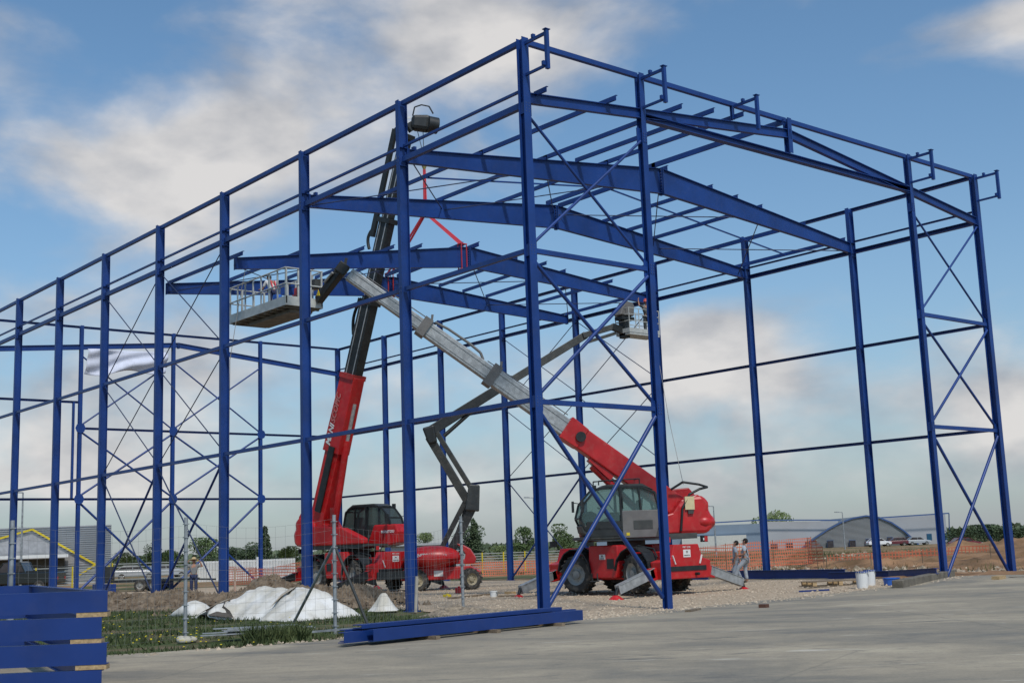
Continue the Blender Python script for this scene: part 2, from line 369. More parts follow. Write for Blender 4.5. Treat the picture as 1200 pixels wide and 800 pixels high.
def f_pave(t, s):
    rm = t.nodes.new('ShaderNodeMapping'); rm.inputs['Rotation'].default_value = (0, 0, R(-50)); t.links.new(s, rm.inputs[0]); r_ = rm.outputs[0]
    big = tnoise(t, r_, .30, 7, .62, (.6, 1.0, 1), .6); fine = tnoise(t, s, 28, 4, .7); mid = tnoise(t, r_, 1.1, 8, .68, (.6, 1, 1), .4)
    c = ramp(t, big, [(.38, (.2, .188, .16)), (.48, (.30, .262, .198)), (.56, (.40, .34, .248)), (.66, (.50, .43, .31))])
    c = mixc(t, ramp(t, mid, [(.42, (0, 0, 0)), (.66, (.8, .8, .8))]), c, (.36, .31, .232))
    m2 = tnoise(t, r_, 3.6, 8, .72, (.7, 1, 1)); c = mixc(t, ramp(t, m2, [(.5, (0, 0, 0)), (.70, (.6, .6, .6))]), c, (.225, .205, .168))
    c = mixc(t, .35, c, ramp(t, fine, [(.3, (.35, .35, .35)), (.7, (1, 1, 1))]), 'MULTIPLY')
    # pale scrapes and tyre smears
    st = tnoise(t, r_, .9, 6, .65, (.35, 1.5, 1), .9)
    c = mixc(t, ramp(t, st, [(.62, (0, 0, 0)), (.72, (.7, .7, .7))]), c, (.62, .57, .47))
    dk = tnoise(t, r_, 1.3, 6, .62, (.5, 1.4, 1), .9)
    c = mixc(t, ramp(t, dk, [(.3, (.75, .75, .75)), (.40, (0, 0, 0))]), c, (.105, .105, .1))
    sp = t.nodes.new('ShaderNodeTexVoronoi'); sp.inputs['Scale'].default_value = 1.1; t.links.new(s, sp.inputs[0])
    c = mixc(t, ramp(t, sp.outputs['Distance'], [(.03, (.6, .6, .6)), (.06, (0, 0, 0))]), c, (.1, .095, .085))
    crk = t.nodes.new('ShaderNodeTexVoronoi'); crk.feature = 'DISTANCE_TO_EDGE'; crk.inputs['Scale'].default_value = .13
    mpn = t.nodes.new('ShaderNodeMixRGB'); mpn.inputs[0].default_value = .12; t.links.new(s, mpn.inputs[1])
    nn = t.nodes.new('ShaderNodeTexNoise'); nn.inputs['Scale'].default_value = 1.5; nn.inputs['Detail'].default_value = 5; t.links.new(s, nn.inputs[0]); t.links.new(nn.outputs['Color'], mpn.inputs[2]); t.links.new(mpn.outputs[0], crk.inputs[0])
    c = mixc(t, ramp(t, crk.outputs[0], [(.0, (.3, .3, .3)), (.004, (0, 0, 0))]), c, (.10, .10, .09))
    return c, fine
def f_grass(t, s):
    b = tnoise(t, s, 5, 8); a = tnoise(t, s, .7, 5)
    return mixc(t, ramp(t, a, [(.42, (0, 0, 0)), (.6, (1, 1, 1))]), ramp(t, b, [(.3, (.03, .05, .012)), (.7, (.085, .115, .035))]), (.15, .115, .065)), b
G_M = gmat('earth_and_weeds', f_ground, bump=.8, dist=.15); GR_M = gmat('tan_gravel', f_gravel, bump=.8, dist=.04); PV_M = gmat('worn_concrete', f_pave, .85, .35, .006); GS_M = gmat('meadow_soil', f_grass, bump=.8, dist=.08)
gm.build('ground', G_M, kind='structure')

def in_poly(x, y, P):
    c = False; n = len(P)
    for i in range(n):
        x0, y0 = P[i]; x1, y1 = P[i - 1]
        if (y0 > y) != (y1 > y) and x < (x1 - x0) * (y - y0) / (y1 - y0) + x0: c = not c
    return c
def snap(x, y, P):
    best = None; p = Vector((x, y))
    for i in range(len(P)):
        a = Vector(P[i - 1]); b = Vector(P[i]); e = b - a; t = max(0, min(1, (p - a).dot(e) / max(e.length_squared, 1e-9))); q = a + e * t; dd = (p - q).length
        if best is None or dd < best[0]: best = (dd, q)
    return best[1]
def sheet(name, P, cell, off, m, rough=.12):
    xs = [p[0] for p in P]; ys = [p[1] for p in P]; x0, x1, y0, y1 = min(xs), max(xs), min(ys), max(ys)
    nx = int((x1 - x0) / cell) + 2; ny = int((y1 - y0) / cell) + 2; keep = {}
    cells = [(i, j) for i in range(nx) for j in range(ny) if in_poly(x0 + (i + .5) * cell, y0 + (j + .5) * cell, P)]; cs = set(cells)
    idx = {}; V = []; F = []
    for i, j in cells:
        f = []
        for di, dj in ((0, 0), (1, 0), (1, 1), (0, 1)):
            k = (i + di, j + dj)
            if k not in idx:
                x, y = x0 + k[0] * cell, y0 + k[1] * cell
                full = all((k[0] + a, k[1] + b) in cs for a in (-1, 0) for b in (-1, 0))
                if not full:
                    q = snap(x, y, P); x, y = q.x, q.y
                    n_ = noise.noise(Vector((x * 1.3, y * 1.3, 0))); n2_ = noise.noise(Vector((x * 4, y * 4, 5))); x += (n_ + .5 * n2_) * rough * 2; y += n_ * rough
                    z = hgt(x, y) + off - .0
                else: z = hgt(x, y) + off
                idx[k] = len(V); V.append((x, y, z))
            f.append(idx[k])
        F.append(f)
    b = MB(); b.v = V; b.f = F; b.sm = [True] * len(F); return b.build(name, m, kind='structure')
PAVE = [(2.3, -12.2), (2.2, -30), (120, -60), (120, 90), (6, 60), (.8, 24.5), (-.4, 19.4), (.6, 15.3), (.5, 10.7), (.1, 8.1), (.3, 4.9), (2.6, .3), (3.0, -1.4), (2.8, -2.6), (2.9, -5.3), (3.2, -8.1), (3.0, -9.8), (2.6, -11)]
GRAV = [(3.4, -1.6), (3.0, .4), (.7, 5.0), (.5, 8.1), (.9, 10.7), (1.0, 15.3), (-.2, 19.5), (-4, 21.9), (-20, 22.6), (-48, 22.8), (-50, -3.0), (-30, -1.6), (-12, .4), (-6.5, .6), (-4, -.3), (0, -1.3), (2.4, -2.4)]
GRAS = [(2.5, -12.2), (2.4, -26), (-45, -30), (-45, -2.6), (-30, -1.8), (-12, .2), (-6.5, .4), (-4, -.4), (0, -1.4), (2.6, -2.6), (2.8, -5.3), (3.1, -8.1), (2.9, -9.8), (2.5, -11)]
sheet('pavement', PAVE, .5, .012, PV_M, .16)
sheet('gravel_pad', GRAV, .45, .0, GR_M, .2)
sheet('meadow_ground', GRAS, .5, -.010, GS_M, .15)

# dug earth mounds
def mound(name, pts, m, seed=0, seg=.13, cap=99):
    """pts: (x, y, radius, height) blobs merged into one lumpy heap"""
    xs = [p[0] for p in pts]; ys = [p[1] for p in pts]; rm = max(p[2] for p in pts) * 1.6
    x0, x1, y0, y1 = min(xs) - rm, max(xs) + rm, min(ys) - rm, max(ys) + rm
    nx = int((x1 - x0) / seg) + 1; ny = int((y1 - y0) / seg) + 1; b = MB()
    H = {}
    for j in range(ny):
        for i in range(nx):
            x = x0 + i * seg; y = y0 + j * seg
            z = sum(h * math.exp(-((x - a) ** 2 + (y - c) ** 2) / (r * r)) for a, c, r, h in pts)
            z = z if z < cap else cap + .25 * math.tanh((z - cap) * .6)
            z *= 1 + (.55 if cap > 50 else .4) * noise.noise(Vector((x * .9, y * .9, seed))); z += (.22 * noise.noise(Vector((x * 2.2, y * 2.2, seed + 4))) + .2 * abs(noise.noise(Vector((x * 4, y * 4, seed + 9)))) + .10 * noise.noise(Vector((x * 8, y * 8, seed + 2)))) * min(1, z * 3)
            if cap < 50: z *= .8 + .5 * noise.noise(Vector((x * .25, y * .25, 3)))
            H[i, j] = z; b.v.append((x, y, hgt(x, y) + z - .06))
    b.f = [(j * nx + i, j * nx + i + 1, (j + 1) * nx + i + 1, (j + 1) * nx + i) for j in range(ny - 1) for i in range(nx - 1) if max(H[i, j], H[i + 1, j], H[i, j + 1], H[i + 1, j + 1]) > .05]
    b.sm = [True] * len(b.f); o = b.build(name, m, kind='structure'); return o
mound('earth_bank', [(-20, -1.6, 1.6, .40), (-17.5, -1.4, 1.5, .45), (-15, -1.2, 1.5, .40), (-13, -1.0, 1.3, .70), (-11, -.6, 1.5, .35), (-9.2, -.2, 1.2, .3), (-23, -2.0, 1.7, .45), (-27, -2.4, 2, .5), (-31, -2.6, 2, .45), (-12.0, .6, 1.1, .35)], DIRT, 2)
mound('earth_heap', [(-10.9, 1.3, .8, .38), (-10.2, 1.9, .7, .34), (-11.6, 1.0, .8, .32)], DIRT, 8)
mound('gravel_heap', [(-2.2, -1.0, .8, .22), (-.9, -1.2, .7, .2), (-3.2, -.6, .6, .16)], mat('heaped_gravel', (.3, .24, .17), .95, var=.4, scale=12, bump=.8), 5, .15)
FS = [(lambda q: (q.x, q.y, r_, h_))(at(px, 640, D_)) for px, D_, r_, h_ in ((1165, 66, 3, .35), (1215, 60, 3, .45), (1135, 74, 3, .3), (1188, 84, 4, .6), (1090, 76, 3, .2), (1060, 66, 3.5, .4), (1250, 74, 6, .9), (1150, 50, 2.0, .18), (1195, 46, 2, .22), (1060, 48, 2, .15))]
mound('far_earth_spoil', FS + [(-7, 33, 2.5, .45), (-1, 33, 3, .5), (6, 33, 3.5, .6), (10, 30, 3, .5), (-16, 38, 4, .45), (-26, 42, 4, .5)], DRYD, 12, .35, 1.5)

# scattered stones (uncountable)
def stones(name, n, P, smin, smax, m, seed):
    rg = random.Random(seed); b = MB(); xs = [p[0] for p in P]; ys = [p[1] for p in P]; k = 0
    while k < n:
        x = rg.uniform(min(xs), max(xs)); y = rg.uniform(min(ys), max(ys))
        if not in_poly(x, y, P): continue
        k += 1; s = rg.uniform(smin, smax) * rg.choice((.6, 1, 1, 1.5)); z = hgt(x, y); a = rg.uniform(0, 6.3); vs = []
        for i in range(4): q = a + i * 1.57 + rg.uniform(-.3, .3); vs.append((x + math.cos(q) * s * rg.uniform(.7, 1.2), y + math.sin(q) * s * rg.uniform(.7, 1.2), z + s * .15))
        vs.append((x + rg.uniform(-.3, .3) * s, y + rg.uniform(-.3, .3) * s, z + s * rg.uniform(.6, 1))); b.add(vs, [(0, 1, 4), (1, 2, 4), (2, 3, 4), (3, 0, 4)])
    o = b.build(name, m, kind='stuff'); return o
tag(stones('loose_gravel', 7000, [(2.8, .0), (.6, 5), (.8, 15), (-1, 19.5), (-22, 22), (-24, 3), (-7, 1), (2, -2.2)], .02, .055, STONE, 3), 'loose stones strewn over the tan gravel pad', 'gravel')
tag(stones('edge_gravel', 1600, [(3.3, -2), (3.3, .4), (1.2, 5), (1.4, 15), (.8, 19.5), (-.3, 19.4), (-.2, 8), (.2, 4), (2.2, -.6), (2.4, -5), (2.8, -12), (3.2, -12), (3.4, -5)], .015, .05, STONE, 4), 'gravel crumbs along the edge of the concrete pavement', 'gravel')

def clods(name, pts, n, m, seed):
    rg = random.Random(seed); b = MB()
    for k in range(n):
        a, c, r_, h_ = rg.choice(pts); x = rg.gauss(a, r_ * .62); y = rg.gauss(c, r_ * .62)
        z = sum(hh * math.exp(-((x - aa) ** 2 + (y - bb) ** 2) / (q * q)) for aa, bb, q, hh in pts); s = rg.uniform(.03, .13) * rg.choice((.5, .7, 1, 1.3)); z = hgt(x, y) + z * (1 + .55 * noise.noise(Vector((x * .9, y * .9, 2)))) - s * .3
        vs = [(x + s * rg.uniform(.6, 1.1) * math.cos(q), y + s * rg.uniform(.6, 1.1) * math.sin(q), z) for q in (0, 1.3, 2.6, 3.9, 5.1)] + [(x + rg.uniform(-.3, .3) * s, y + rg.uniform(-.3, .3) * s, z + s * rg.uniform(.9, 1.5))]
        b.add(vs, [(i, (i + 1) % 5, 5) for i in range(5)])
    return b.build(name, m, kind='stuff')
tag(clods('earth_clods', [(-20, -1.6, 1.6, .40), (-17.5, -1.4, 1.5, .45), (-15, -1.2, 1.5, .40), (-13, -1.0, 1.3, .70), (-11, -.6, 1.5, .35), (-9.2, -.2, 1.2, .3), (-23, -2.0, 1.7, .45), (-27, -2.4, 2, .5), (-31, -2.6, 2, .45), (-12.0, .6, 1.1, .35), (-10.9, 1.3, .8, .38), (-10.2, 1.9, .7, .34)], 5000, DIRT, 6), 'clods of brown earth tumbled over the dug bank', 'earth clods')

tag(stones('rubble', 5000, [(1, 25), (-14, 26), (-30, 34), (-30, 60), (6, 70), (14, 40)], .05, .2, mat('rubble_stone', (.36, .29, .21), .95, var=.4, scale=3), 14), 'broken rubble and clods over the rough ground behind the hall', 'rubble')
# grass blades and dandelions
def blades(name, P, n, hmin, hmax, seed, m, dens=None):
    rg = np.random.default_rng(seed); xs = [p[0] for p in P]; ys = [p[1] for p in P]; V = []; F = []; k = 0
    while k < n:
        x = rg.uniform(min(xs), max(xs)); y = rg.uniform(min(ys), max(ys))
        if not in_poly(x, y, P): continue
        q = noise.noise(Vector((x * .5, y * .5, 9)))
        if q < -.12: n -= 1; continue
        k += 1; h = rg.uniform(hmin, hmax) * (1 + .9 * q); a = rg.uniform(0, 6.28); w_ = rg.uniform(.012, .028); z = hgt(x, y) - .02
        lx, ly = rg.normal(0, .45, 2) * h; o = len(V)
        V += [(x - math.cos(a) * w_, y - math.sin(a) * w_, z), (x + math.cos(a) * w_, y + math.sin(a) * w_, z), (x + lx, y + ly, z + h)]; F.append((o, o + 1, o + 2))
    b = MB(); b.v = V; b.f = F; b.sm = [False] * len(F); return b.build(name, m, kind='stuff')
tag(blades('grass', [(2.6, -12.2), (2.4, -18), (-14, -18), (-40, -14), (-40, -2.8), (-12, -.6), (-6.5, .5), (-4, -.3), (0, -1.5), (2.7, -3), (2.8, -5.3), (3.0, -8.1), (2.8, -9.8)], 75000, .04, .13, 1, GRASSM), 'short green grass between the earth bank and the pavement', 'grass')
tag(blades('weeds', [(2, 27), (-14, 27), (-45, 34), (-60, 70), (10, 90), (16, 45)], 26000, .12, .4, 8, mat('weed_blades', (.05, .06, .02), .9, scale=.5, col2=(.17, .15, .06))), 'weeds and rough grass on the uneven ground behind the hall', 'weeds')
tag(blades('grass_tuft', [(2.1, -9.4), (2.5, -8.3), (1.4, -7.9), (1.0, -9.2)], 1600, .2, .42, 2, GRASSM), 'taller tuft of grass growing by the bundle of zinc strips', 'grass')
fb = MB(); rg = random.Random(5)
for k in range(120):
    if k < 45: x, y = rg.gauss(.3, 1.3), rg.gauss(-10.4, .8)
    else: x, y = rg.uniform(-14, 2), rg.uniform(-12, -3)
    z = hgt(x, y) + rg.uniform(.08, .16); s = rg.uniform(.014, .024); fb.cyl((x, y, z), (x, y, z + .012), s, 6)
tag(fb.build('dandelion_flowers', FLOW, kind='stuff'), 'yellow dandelions dotted through the green grass', 'flowers')

# ------------------------------------------------------------------ the blue steel hall
LX = [0, -5.83, -11.72, -17.62, -23.40, -29.17, -34.85, -40.65, -46.5]
RX = [0, -5.76, -11.47, -17.27, -23.1, -29.2, -35.1, -41.1, -46.7]
W = 22.97; Y1 = 4.53; HT = 15.4
FY = [W, 17.07, 11.17, 5.49, 0.0]
hall = thing('steel_hall_frame', 'tall unfinished hall frame of blue steel columns, rails and rafters', 'steel frame', (0, 0, 0))
def zb(x, y): return hgt(x, y) - .03

def side_column(x, y, top=HT, fx=.17, dy=.33, ends=1):
    b = MB(); b.ibeam((x, y, zb(x, y)), (x, y, top), fx, dy, (0, 1, 0))
    o = b.build('column', BLUE, hall)
    p = MB(); p.box(x - .14, x + .14, y - .22, y + .22, zb(x, y) + .02, zb(x, y) + .05)
    p.box(x - .08, x + .08, y - dy / 2 + .022, y + dy / 2 - .022, 13.88, 13.9); p.box(x - .08, x + .08, y - dy / 2 + .022, y + dy / 2 - .022, 13.30, 13.32)
    p.build('stiffener_plate', BLUE, o)
    q = MB()
    for z in (5.45, 9.45, 13.5):
        for sx in (-.05, .05):
            for sz in (-.07, .07):
                for sy in (-1, 1): q.box(x + sx - .012, x + sx + .012, y + sy * (dy / 2 + .008) - .009, y + sy * (dy / 2 + .008) + .009, z + sz - .012, z + sz + .012)
    q.build('bolt_group', PLATE, o)
    return o
for k in range(1, 9): side_column(LX[k], 0.0)
for k in range(1, 9): side_column(RX[k], W)

def gable_column(x, y, top=HT, s=.2, z0=None):
    b = MB(); b.ibeam((x, y, zb(x, y) if z0 is None else z0), (x, y, top), s, s, (1, 0, 0), tf=.016)
    o = b.build('column', BLUE, hall)
    if z0 is None:
        p = MB(); p.box(x - .16, x + .16, y - .16, y + .16, zb(x, y) + .02, zb(x, y) + .05)
        for z in (5.4, 9.45, 13.4): p.box(x - .1 - .008, x + .1 + .008, y - .075, y + .075, z - .16, z + .16)
        p.build('splice_plate', BLUE, o)
        q = MB()
        for z in (5.4, 9.45, 13.4):
            for sy in (-.05, .05):
                for sz in (-.12, -.04, .04, .12):
                    for sx in (-1, 1): q.box(x + sx * .116 - .01, x + sx * .116 + .01, y + sy - .012, y + sy + .012, z + sz - .012, z + sz + .012)
        q.build('bolt_group', PLATE, o)
    return o
gable_column(0, 0, s=.24); gable_column(0, Y1); gable_column(0, W - Y1); gable_column(0, W, s=.24)
gable_column(0, W / 2, z0=14.2)
for y in FY[1:4]: gable_column(-46.5, y)
# ridge-side short stub and rear door post
MB().ibeam((0, 8.7, 14.80), (0, 8.7, 15.28), .1, .1, (1, 0, 0)).build('stub_post', BLUE, hall)
MB().beam((-46.5, 5.1, 5.4), (-46.5, 5.1, 10.9), .14, .12, (0, 1, 0)).build('stub_post', BLUE, hall)

def rail(a, b_, w_, h_, m=BLUE, name='side_rail', out=(0, -1, 0)):
    """channel section: web plus two lips"""
    b = MB(); a = Vector(a); b_ = Vector(b_); t = (b_ - a).normalized(); x = t.cross(Vector((0, 0, 1))).normalized()
    if x.dot(Vector(out)) < 0: x = -x
    b.beam(a, b_, w_, .012, off=h_ / 2 - .006); b.beam(a, b_, w_, .012, off=-h_ / 2 + .006); b.beam(a + x * (w_ / 2 - .006), b_ + x * (w_ / 2 - .006), .012, h_ - .025)
    return b.build(name, m, hall)
for side, XS, y, s in (('L', LX, 0.0, 1), ('R', RX, W, -1)):
    for k in range(8):
        ha = .135 if k == 0 else .10; hb = .10
        xa = XS[k] - ha; xb = XS[k + 1] + hb
        rail((xa, y, 15.30), (xb, y, 15.30), .14, .14, out=(0, -s, 0))
        rail((xa, y, 13.93), (xb, y, 13.93), .08, .07, out=(0, -s, 0))
        rail((xa, y, 13.50), (xb, y, 13.50), .15, .17, out=(0, -s, 0))
        rail((xa, y - s * .03, 9.45), (xb, y - s * .03, 9.45), .12, .12, out=(0, -s, 0))
        rail((xa, y - s * .03, 5.45), (xb, y - s * .03, 5.45), .12, .12, out=(0, -s, 0))
# gable rails and struts (near)
ys = [0, Y1, W / 2, W - Y1, W]
for a, c in zip(ys, ys[1:]):
    rail((0, a + .13, 15.31), (0, c - .13, 15.31), .13, .14, name='top_rail', out=(1, 0, 0))
for a, c in ((0, Y1), (W - Y1, W)):
    for z in (5.4, 9.45): MB().beam((0, a + .13, z), (0, c - .12, z), .11, .13).build('strut', BLUE, hall)
# lintel across the opening, rear rails
MB().ibeam((0, Y1 + .12, 14.06), (0, W - Y1 - .12, 14.06), .22, .2, (0, 0, 1)).build('lintel_beam', BLUE, hall)
for a, c in zip(FY, FY[1:]):
    rail((-46.5, a - .12, 15.3), (-46.5, c + .12, 15.3), .12, .13, name='top_rail')
for a, c in zip(FY, FY[1:]):
    if c == 0.0: rail((-46.5, a - .12, 10.9), (-46.5, c + .12, 10.9), .12, .13)
    else: rail((-46.5, a - .12, 9.4), (-46.5, c + .12, 9.4), .12, .13)
    rail((-46.5, a - .12, 5.35), (-46.5, c + .12, 5.35), .12, .13)
# braces
def gusset(x, y, z, s=.14):
    MB().cyl((x + .02, y, z), (x + .035, y, z), s, 8, smooth=False).build('gusset_plate', BLUE, hall)
def braces(x, a, c, zs, rq, m=BLUE, name='diagonal_brace'):
    for z0, z1 in zip(zs, zs[1:]):
        lo = z0 + .22; hi = z1 - .22; r_ = rq if z0 < 1 else (rq * .85 if z0 < 7 else rq * .68)
        MB().cyl((x + .03, a + .12, lo), (x + .03, c - .12, hi), r_, 8).build(name, m, hall)
        MB().cyl((x - .06, a + .12, hi), (x - .06, c - .12, lo), r_, 8).build(name, m, hall)
ZS = [-.05, 5.4, 9.45, 13.5]
braces(0, 0, Y1, ZS, .062); braces(0, W - Y1, W, ZS, .058)
for z in (5.4, 9.45, 13.45):
    for y in (.13, Y1 - .13, W - Y1 + .13, W - .13): MB().box(-.012, .012, y - .1, y + .1, z - .24, z + .24).build('gusset_plate', BLUE, hall)
braces(-46.5, FY[3], FY[2], [-.05, 5.35, 9.4, 13.8], .07); braces(-46.5, FY[2], FY[1], [-.05, 5.35, 9.4, 13.8], .07)
for y in FY[1:4]:
    for z in (5.35, 9.4): gusset(-46.4, y, z, .3)
def wall_rods(XS, y, k):
    for z0, z1, rad, m in ((9.45, 13.5, .022, ROD), (5.45, 9.45, .022, ROD), (0.0, 5.45, .05, BLUE)):
        xa, xb = XS[k] - .1, XS[k + 1] + .1
        MB().cyl((xa, y, z0 + .15), (xb, y, z1 - .15), rad if z0 else .03, 6).build('brace_rod', ROD, hall)
        MB().cyl((xb, y + .05, z0 + .15), (xa, y + .05, z1 - .15), rad, 6).build('brace_rod', m, hall)
wall_rods(LX, 0, 3); wall_rods(LX, 0, 4); wall_rods(RX, W, 3); wall_rods(RX, W, 4)

# rafters
def rafter(parent, PL, PR, PC, dL, dC, wd=.17, name='rafter', world=True):
    """two tapered halves joined at the ridge; PL/PR/PC are top-line points"""
    PL, PR, PC = Vector(PL), Vector(PR), Vector(PC)
    for P in (PL, PR):
        a = P - Vector((0, 0, dL / 2)); c = PC - Vector((0, 0, dC / 2)); e = (a - c).normalized() * .02
        b = MB(); b.v = []
        tf = .02
        for zo, (ta, tc_) in (('t', (P, PC)), ('b', (P - Vector((0, 0, dL)), PC - Vector((0, 0, dC))))):
            s = -1 if zo == 't' else 1
            b.beam(ta + e * 0 + Vector((0, 0, s * tf / 2)), tc_ + e + Vector((0, 0, s * tf / 2)), wd, tf)
        n = 1
        x = .007
        P2, C2 = P, PC + e
        vs = []
        for sx in (-x, x):
            vs += [P2 + Vector((sx, 0, -tf)), C2 + Vector((sx, 0, -tf)), C2 + Vector((sx, 0, -dC + tf)), P2 + Vector((sx, 0, -dL + tf))]
        b.add(vs, [(0, 1, 2, 3), (7, 6, 5, 4), (0, 4, 5, 1), (1, 5, 6, 2), (2, 6, 7, 3), (3, 7, 4, 0)])
        o = b.build(name, BLUE, parent)
        ee = MB(); t = (P - PC); t.z = 0; t.normalize(); q = P - Vector((0, 0, dL / 2)); ee.box(q.x - .1, q.x + .1, min(q.y, q.y + t.y * .02), max(q.y, q.y + t.y * .02), q.z - dL / 2 - .02, q.z + dL / 2 + .02); ee.build('end_plate', BLUE, o); ee = MB()
        q = PC + t * .035 - Vector((0, 0, dC / 2)); ee.box(q.x - .1, q.x + .1, q.y - .012, q.y + .012, q.z - dC / 2 - .06, q.z + dC / 2)
        ee.build('end_plate', BLUE, o)
        bb = MB()
        for i in range(8):
            z = q.z - dC / 2 + .08 + i * (dC - .16) / 7
            for sy in (-.0,): bb.box(q.x + .045, q.x + .075, q.y + t.y * .03 - .02, q.y + t.y * .03 + .02, z - .015, z + .015)
        bb.build('bolt_group', PLATE, o)
MID = W / 2; ZE, ZR = 13.88, 15.2
for k in (1, 2):
    xm = (LX[k] + RX[k]) / 2
    rafter(hall, (LX[k], .2, ZE), (RX[k], W - .2, ZE), (xm, MID, ZR), .44, .95)
rafter(hall, (0, .15, 13.86), (0, W - .15, 13.66), (0, MID, 15.02), .3, .3, .15)
rafter(hall, (-46.5, .2, 13.78), (-46.5, W - .2, 13.78), (-46.5, MID, 14.85), .3, .3, .15)

PY = [.45, 3.1, 5.87, 7.33, 8.74, 11.15, 11.8, 14.25, 15.7, 17.15, 19.85, 22.5]
def roofz(y): return ZE + (ZR - ZE) * (1 - abs(y - MID) / (MID - .2))
def purlin(parent, a, b_, h_=.17):
    b = MB(); a = Vector(a) + Vector((0, 0, h_ / 2)); b_ = Vector(b_) + Vector((0, 0, h_ / 2)); t = (b_ - a).normalized(); x = t.cross(Vector((0, 0, 1))).normalized()
    b.beam(a, b_, .010, h_); b.beam(a + x * .035 + Vector((0, 0, h_ / 2)), b_ + x * .035 + Vector((0, 0, h_ / 2)), .07, .01); b.beam(a - x * .035 - Vector((0, 0, h_ / 2)), b_ - x * .035 - Vector((0, 0, h_ / 2)), .07, .01)
    return b.build('purlin', BLUE, parent)
for i in (0, 1, 2, 3, 4, 5):        # first bay, left slope and ridge; the ends run past the gable
    y = PY[i]; purlin(hall, (.42 if i < 5 else .1, y, roofz(y) - .07 * (1)), (RX[1] - .15 if i else -.12, y, roofz(y) + .01 - (.08 if i == 0 else 0)), .2 if i == 5 else .16)
for i in range(12):
    if i in (0, 3): continue
    y = PY[i]; purlin(hall, (LX[1] + .1, y, roofz(y) + .01), (LX[2] - (.35 if i in (2, 4) else .08), y, roofz(y) + .01), .2 if i in (5, 6) else .16)
for i in (0, 1, 2, 4, 7, 9, 10): # cleats left on the tops of the first two rafters
    for k in (1, 2):
        y = PY[i]; MB().box(LX[k] - .07, LX[k] + .07, y - .05, y + .05, roofz(y) + .002, roofz(y) + .10).build('cleat', BLUE, hall)
XN = [.3, 5.87, MID, 17.15, W - .35]
def roof_rods(parent, xa, xb, zf):
    for a, c in zip(XN, XN[1:]):
        za, zc = zf(a) - .3, zf(c) - .3
        MB().cyl((xa, a, za), (xb, c, zc), .02, 6).build('brace_rod', ROD, parent)
        MB().cyl((xb, a, za - .06), (xa, c, zc - .06), .02, 6).build('brace_rod', ROD, parent)
roof_rods(hall, LX[1], LX[2], roofz)
MB().beam((-8.7, MID + .3, roofz(MID) - .02), (-8.7, 22.3, roofz(22.3) - .02), .05, .05).build('sag_bar', BLUE, hall)
MB().beam((-8.7, 3, roofz(3) - .02), (-8.7, MID - .3, roofz(MID) - .02), .05, .05).build('sag_bar', BLUE, hall)
# sign brackets on the gable
def bracket(y, low=True):
    b = MB(); b.beam((.1, y, 15.22), (1.0, y, 15.22), .07, .08); b.beam((1.0, y, 14.2), (1.0, y, 15.3), .1, .1, (1, 0, 0)); b.box(.93, 1.07, y - .09, y + .09, 15.30, 15.32)
    b.box(.42, .5, y - .05, y + .05, 15.262, 15.36)
    if low: b.beam((.1, y, 14.32), (.95, y, 14.32), .06, .07); b.box(.9, .98, y - .13, y - .05, 14.3, 14.42)
    b.build('sign_bracket', BLUE, hall)
for y in (0, Y1, W - Y1, W): bracket(y)
bracket(8.7, False)

# ------------------------------------------------------------------ the two rafters still hanging in the sling
lift = thing('hanging_roof_section', 'pair of blue rafters with purlins hanging tilted from red slings', 'roof section', (0, 0, 0))
X3, X4 = -17.44, -23.25
rafter(lift, (X3, .36, 12.86), (X3, 22.45, 13.74), (X3, 11.55, 14.73), .44, .92)
rafter(lift, (X4, .25, 12.95), (X4, 22.5, 13.67), (X4, 11.5, 14.5), .44, .92)
def z34(y, k):
    L, C, Rr = ((12.86, 14.73, 13.74), (12.95, 14.5, 13.67))[k]
    return L + (C - L) * (y - .3) / 11.2 if y < 11.5 else C + (Rr - C) * (y - 11.5) / 11
for i, y in enumerate(PY):
    purlin(lift, (X3 + (.42 if i % 2 == 0 or i in (3,) else .1), y, z34(y, 0) + .01), (X4 - (.4 if i in (0, 1) else .1), y, z34(y, 1) + .01), .2 if i in (5, 6) else .16)
for a, c in zip(XN, XN[1:]):
    MB().cyl((X3, a, z34(a, 0) - .3), (X4, c, z34(c, 1) - .3), .02, 6).build('brace_rod', ROD, lift)
    MB().cyl((X4, a, z34(a, 1) - .36), (X3, c, z34(c, 0) - .36), .02, 6).build('brace_rod', ROD, lift)
HOOK = Vector((-20.4, 11.42, 19.36))
sg = MB(); S3 = Vector((X3, 11.2, 14.8)); S4 = Vector((X4, 11.3, 14.62)); hk0 = HOOK + Vector((0, 0, -.35)); hk = Vector((HOOK.x, HOOK.y, 16.95))
for s in (-.06, .06): sg.beam(hk0 + Vector((0, s * .5, 0)), hk + Vector((0, s, 0)), .04, .08, (1, .2, 0))
for P in (S3, S4):
    for s in (-.05, .05): sg.beam(hk + Vector((0, s, 0)), P + Vector((0, s * 2, 0)), .04, .09, (1, .2, 0))
    for s in (-.14, .14):
        sg.beam((P.x + .12, P.y + s, P.z), (P.x + .12, P.y + s, P.z - 1.1), .06, .015, (0, 1, 0)); sg.beam((P.x - .12, P.y + s, P.z), (P.x - .12, P.y + s, P.z - 1.1), .06, .015, (0, 1, 0))
    sg.box(P.x - .13, P.x + .13, P.y - .18, P.y + .18, P.z - 1.13, P.z - 1.1); sg.box(P.x - .13, P.x + .13, P.y - .18, P.y + .18, P.z + .0, P.z + .03)
tag(sg.build('lifting_sling', REDW), 'red webbing slings from the crane hook to two ridge joints', 'sling')

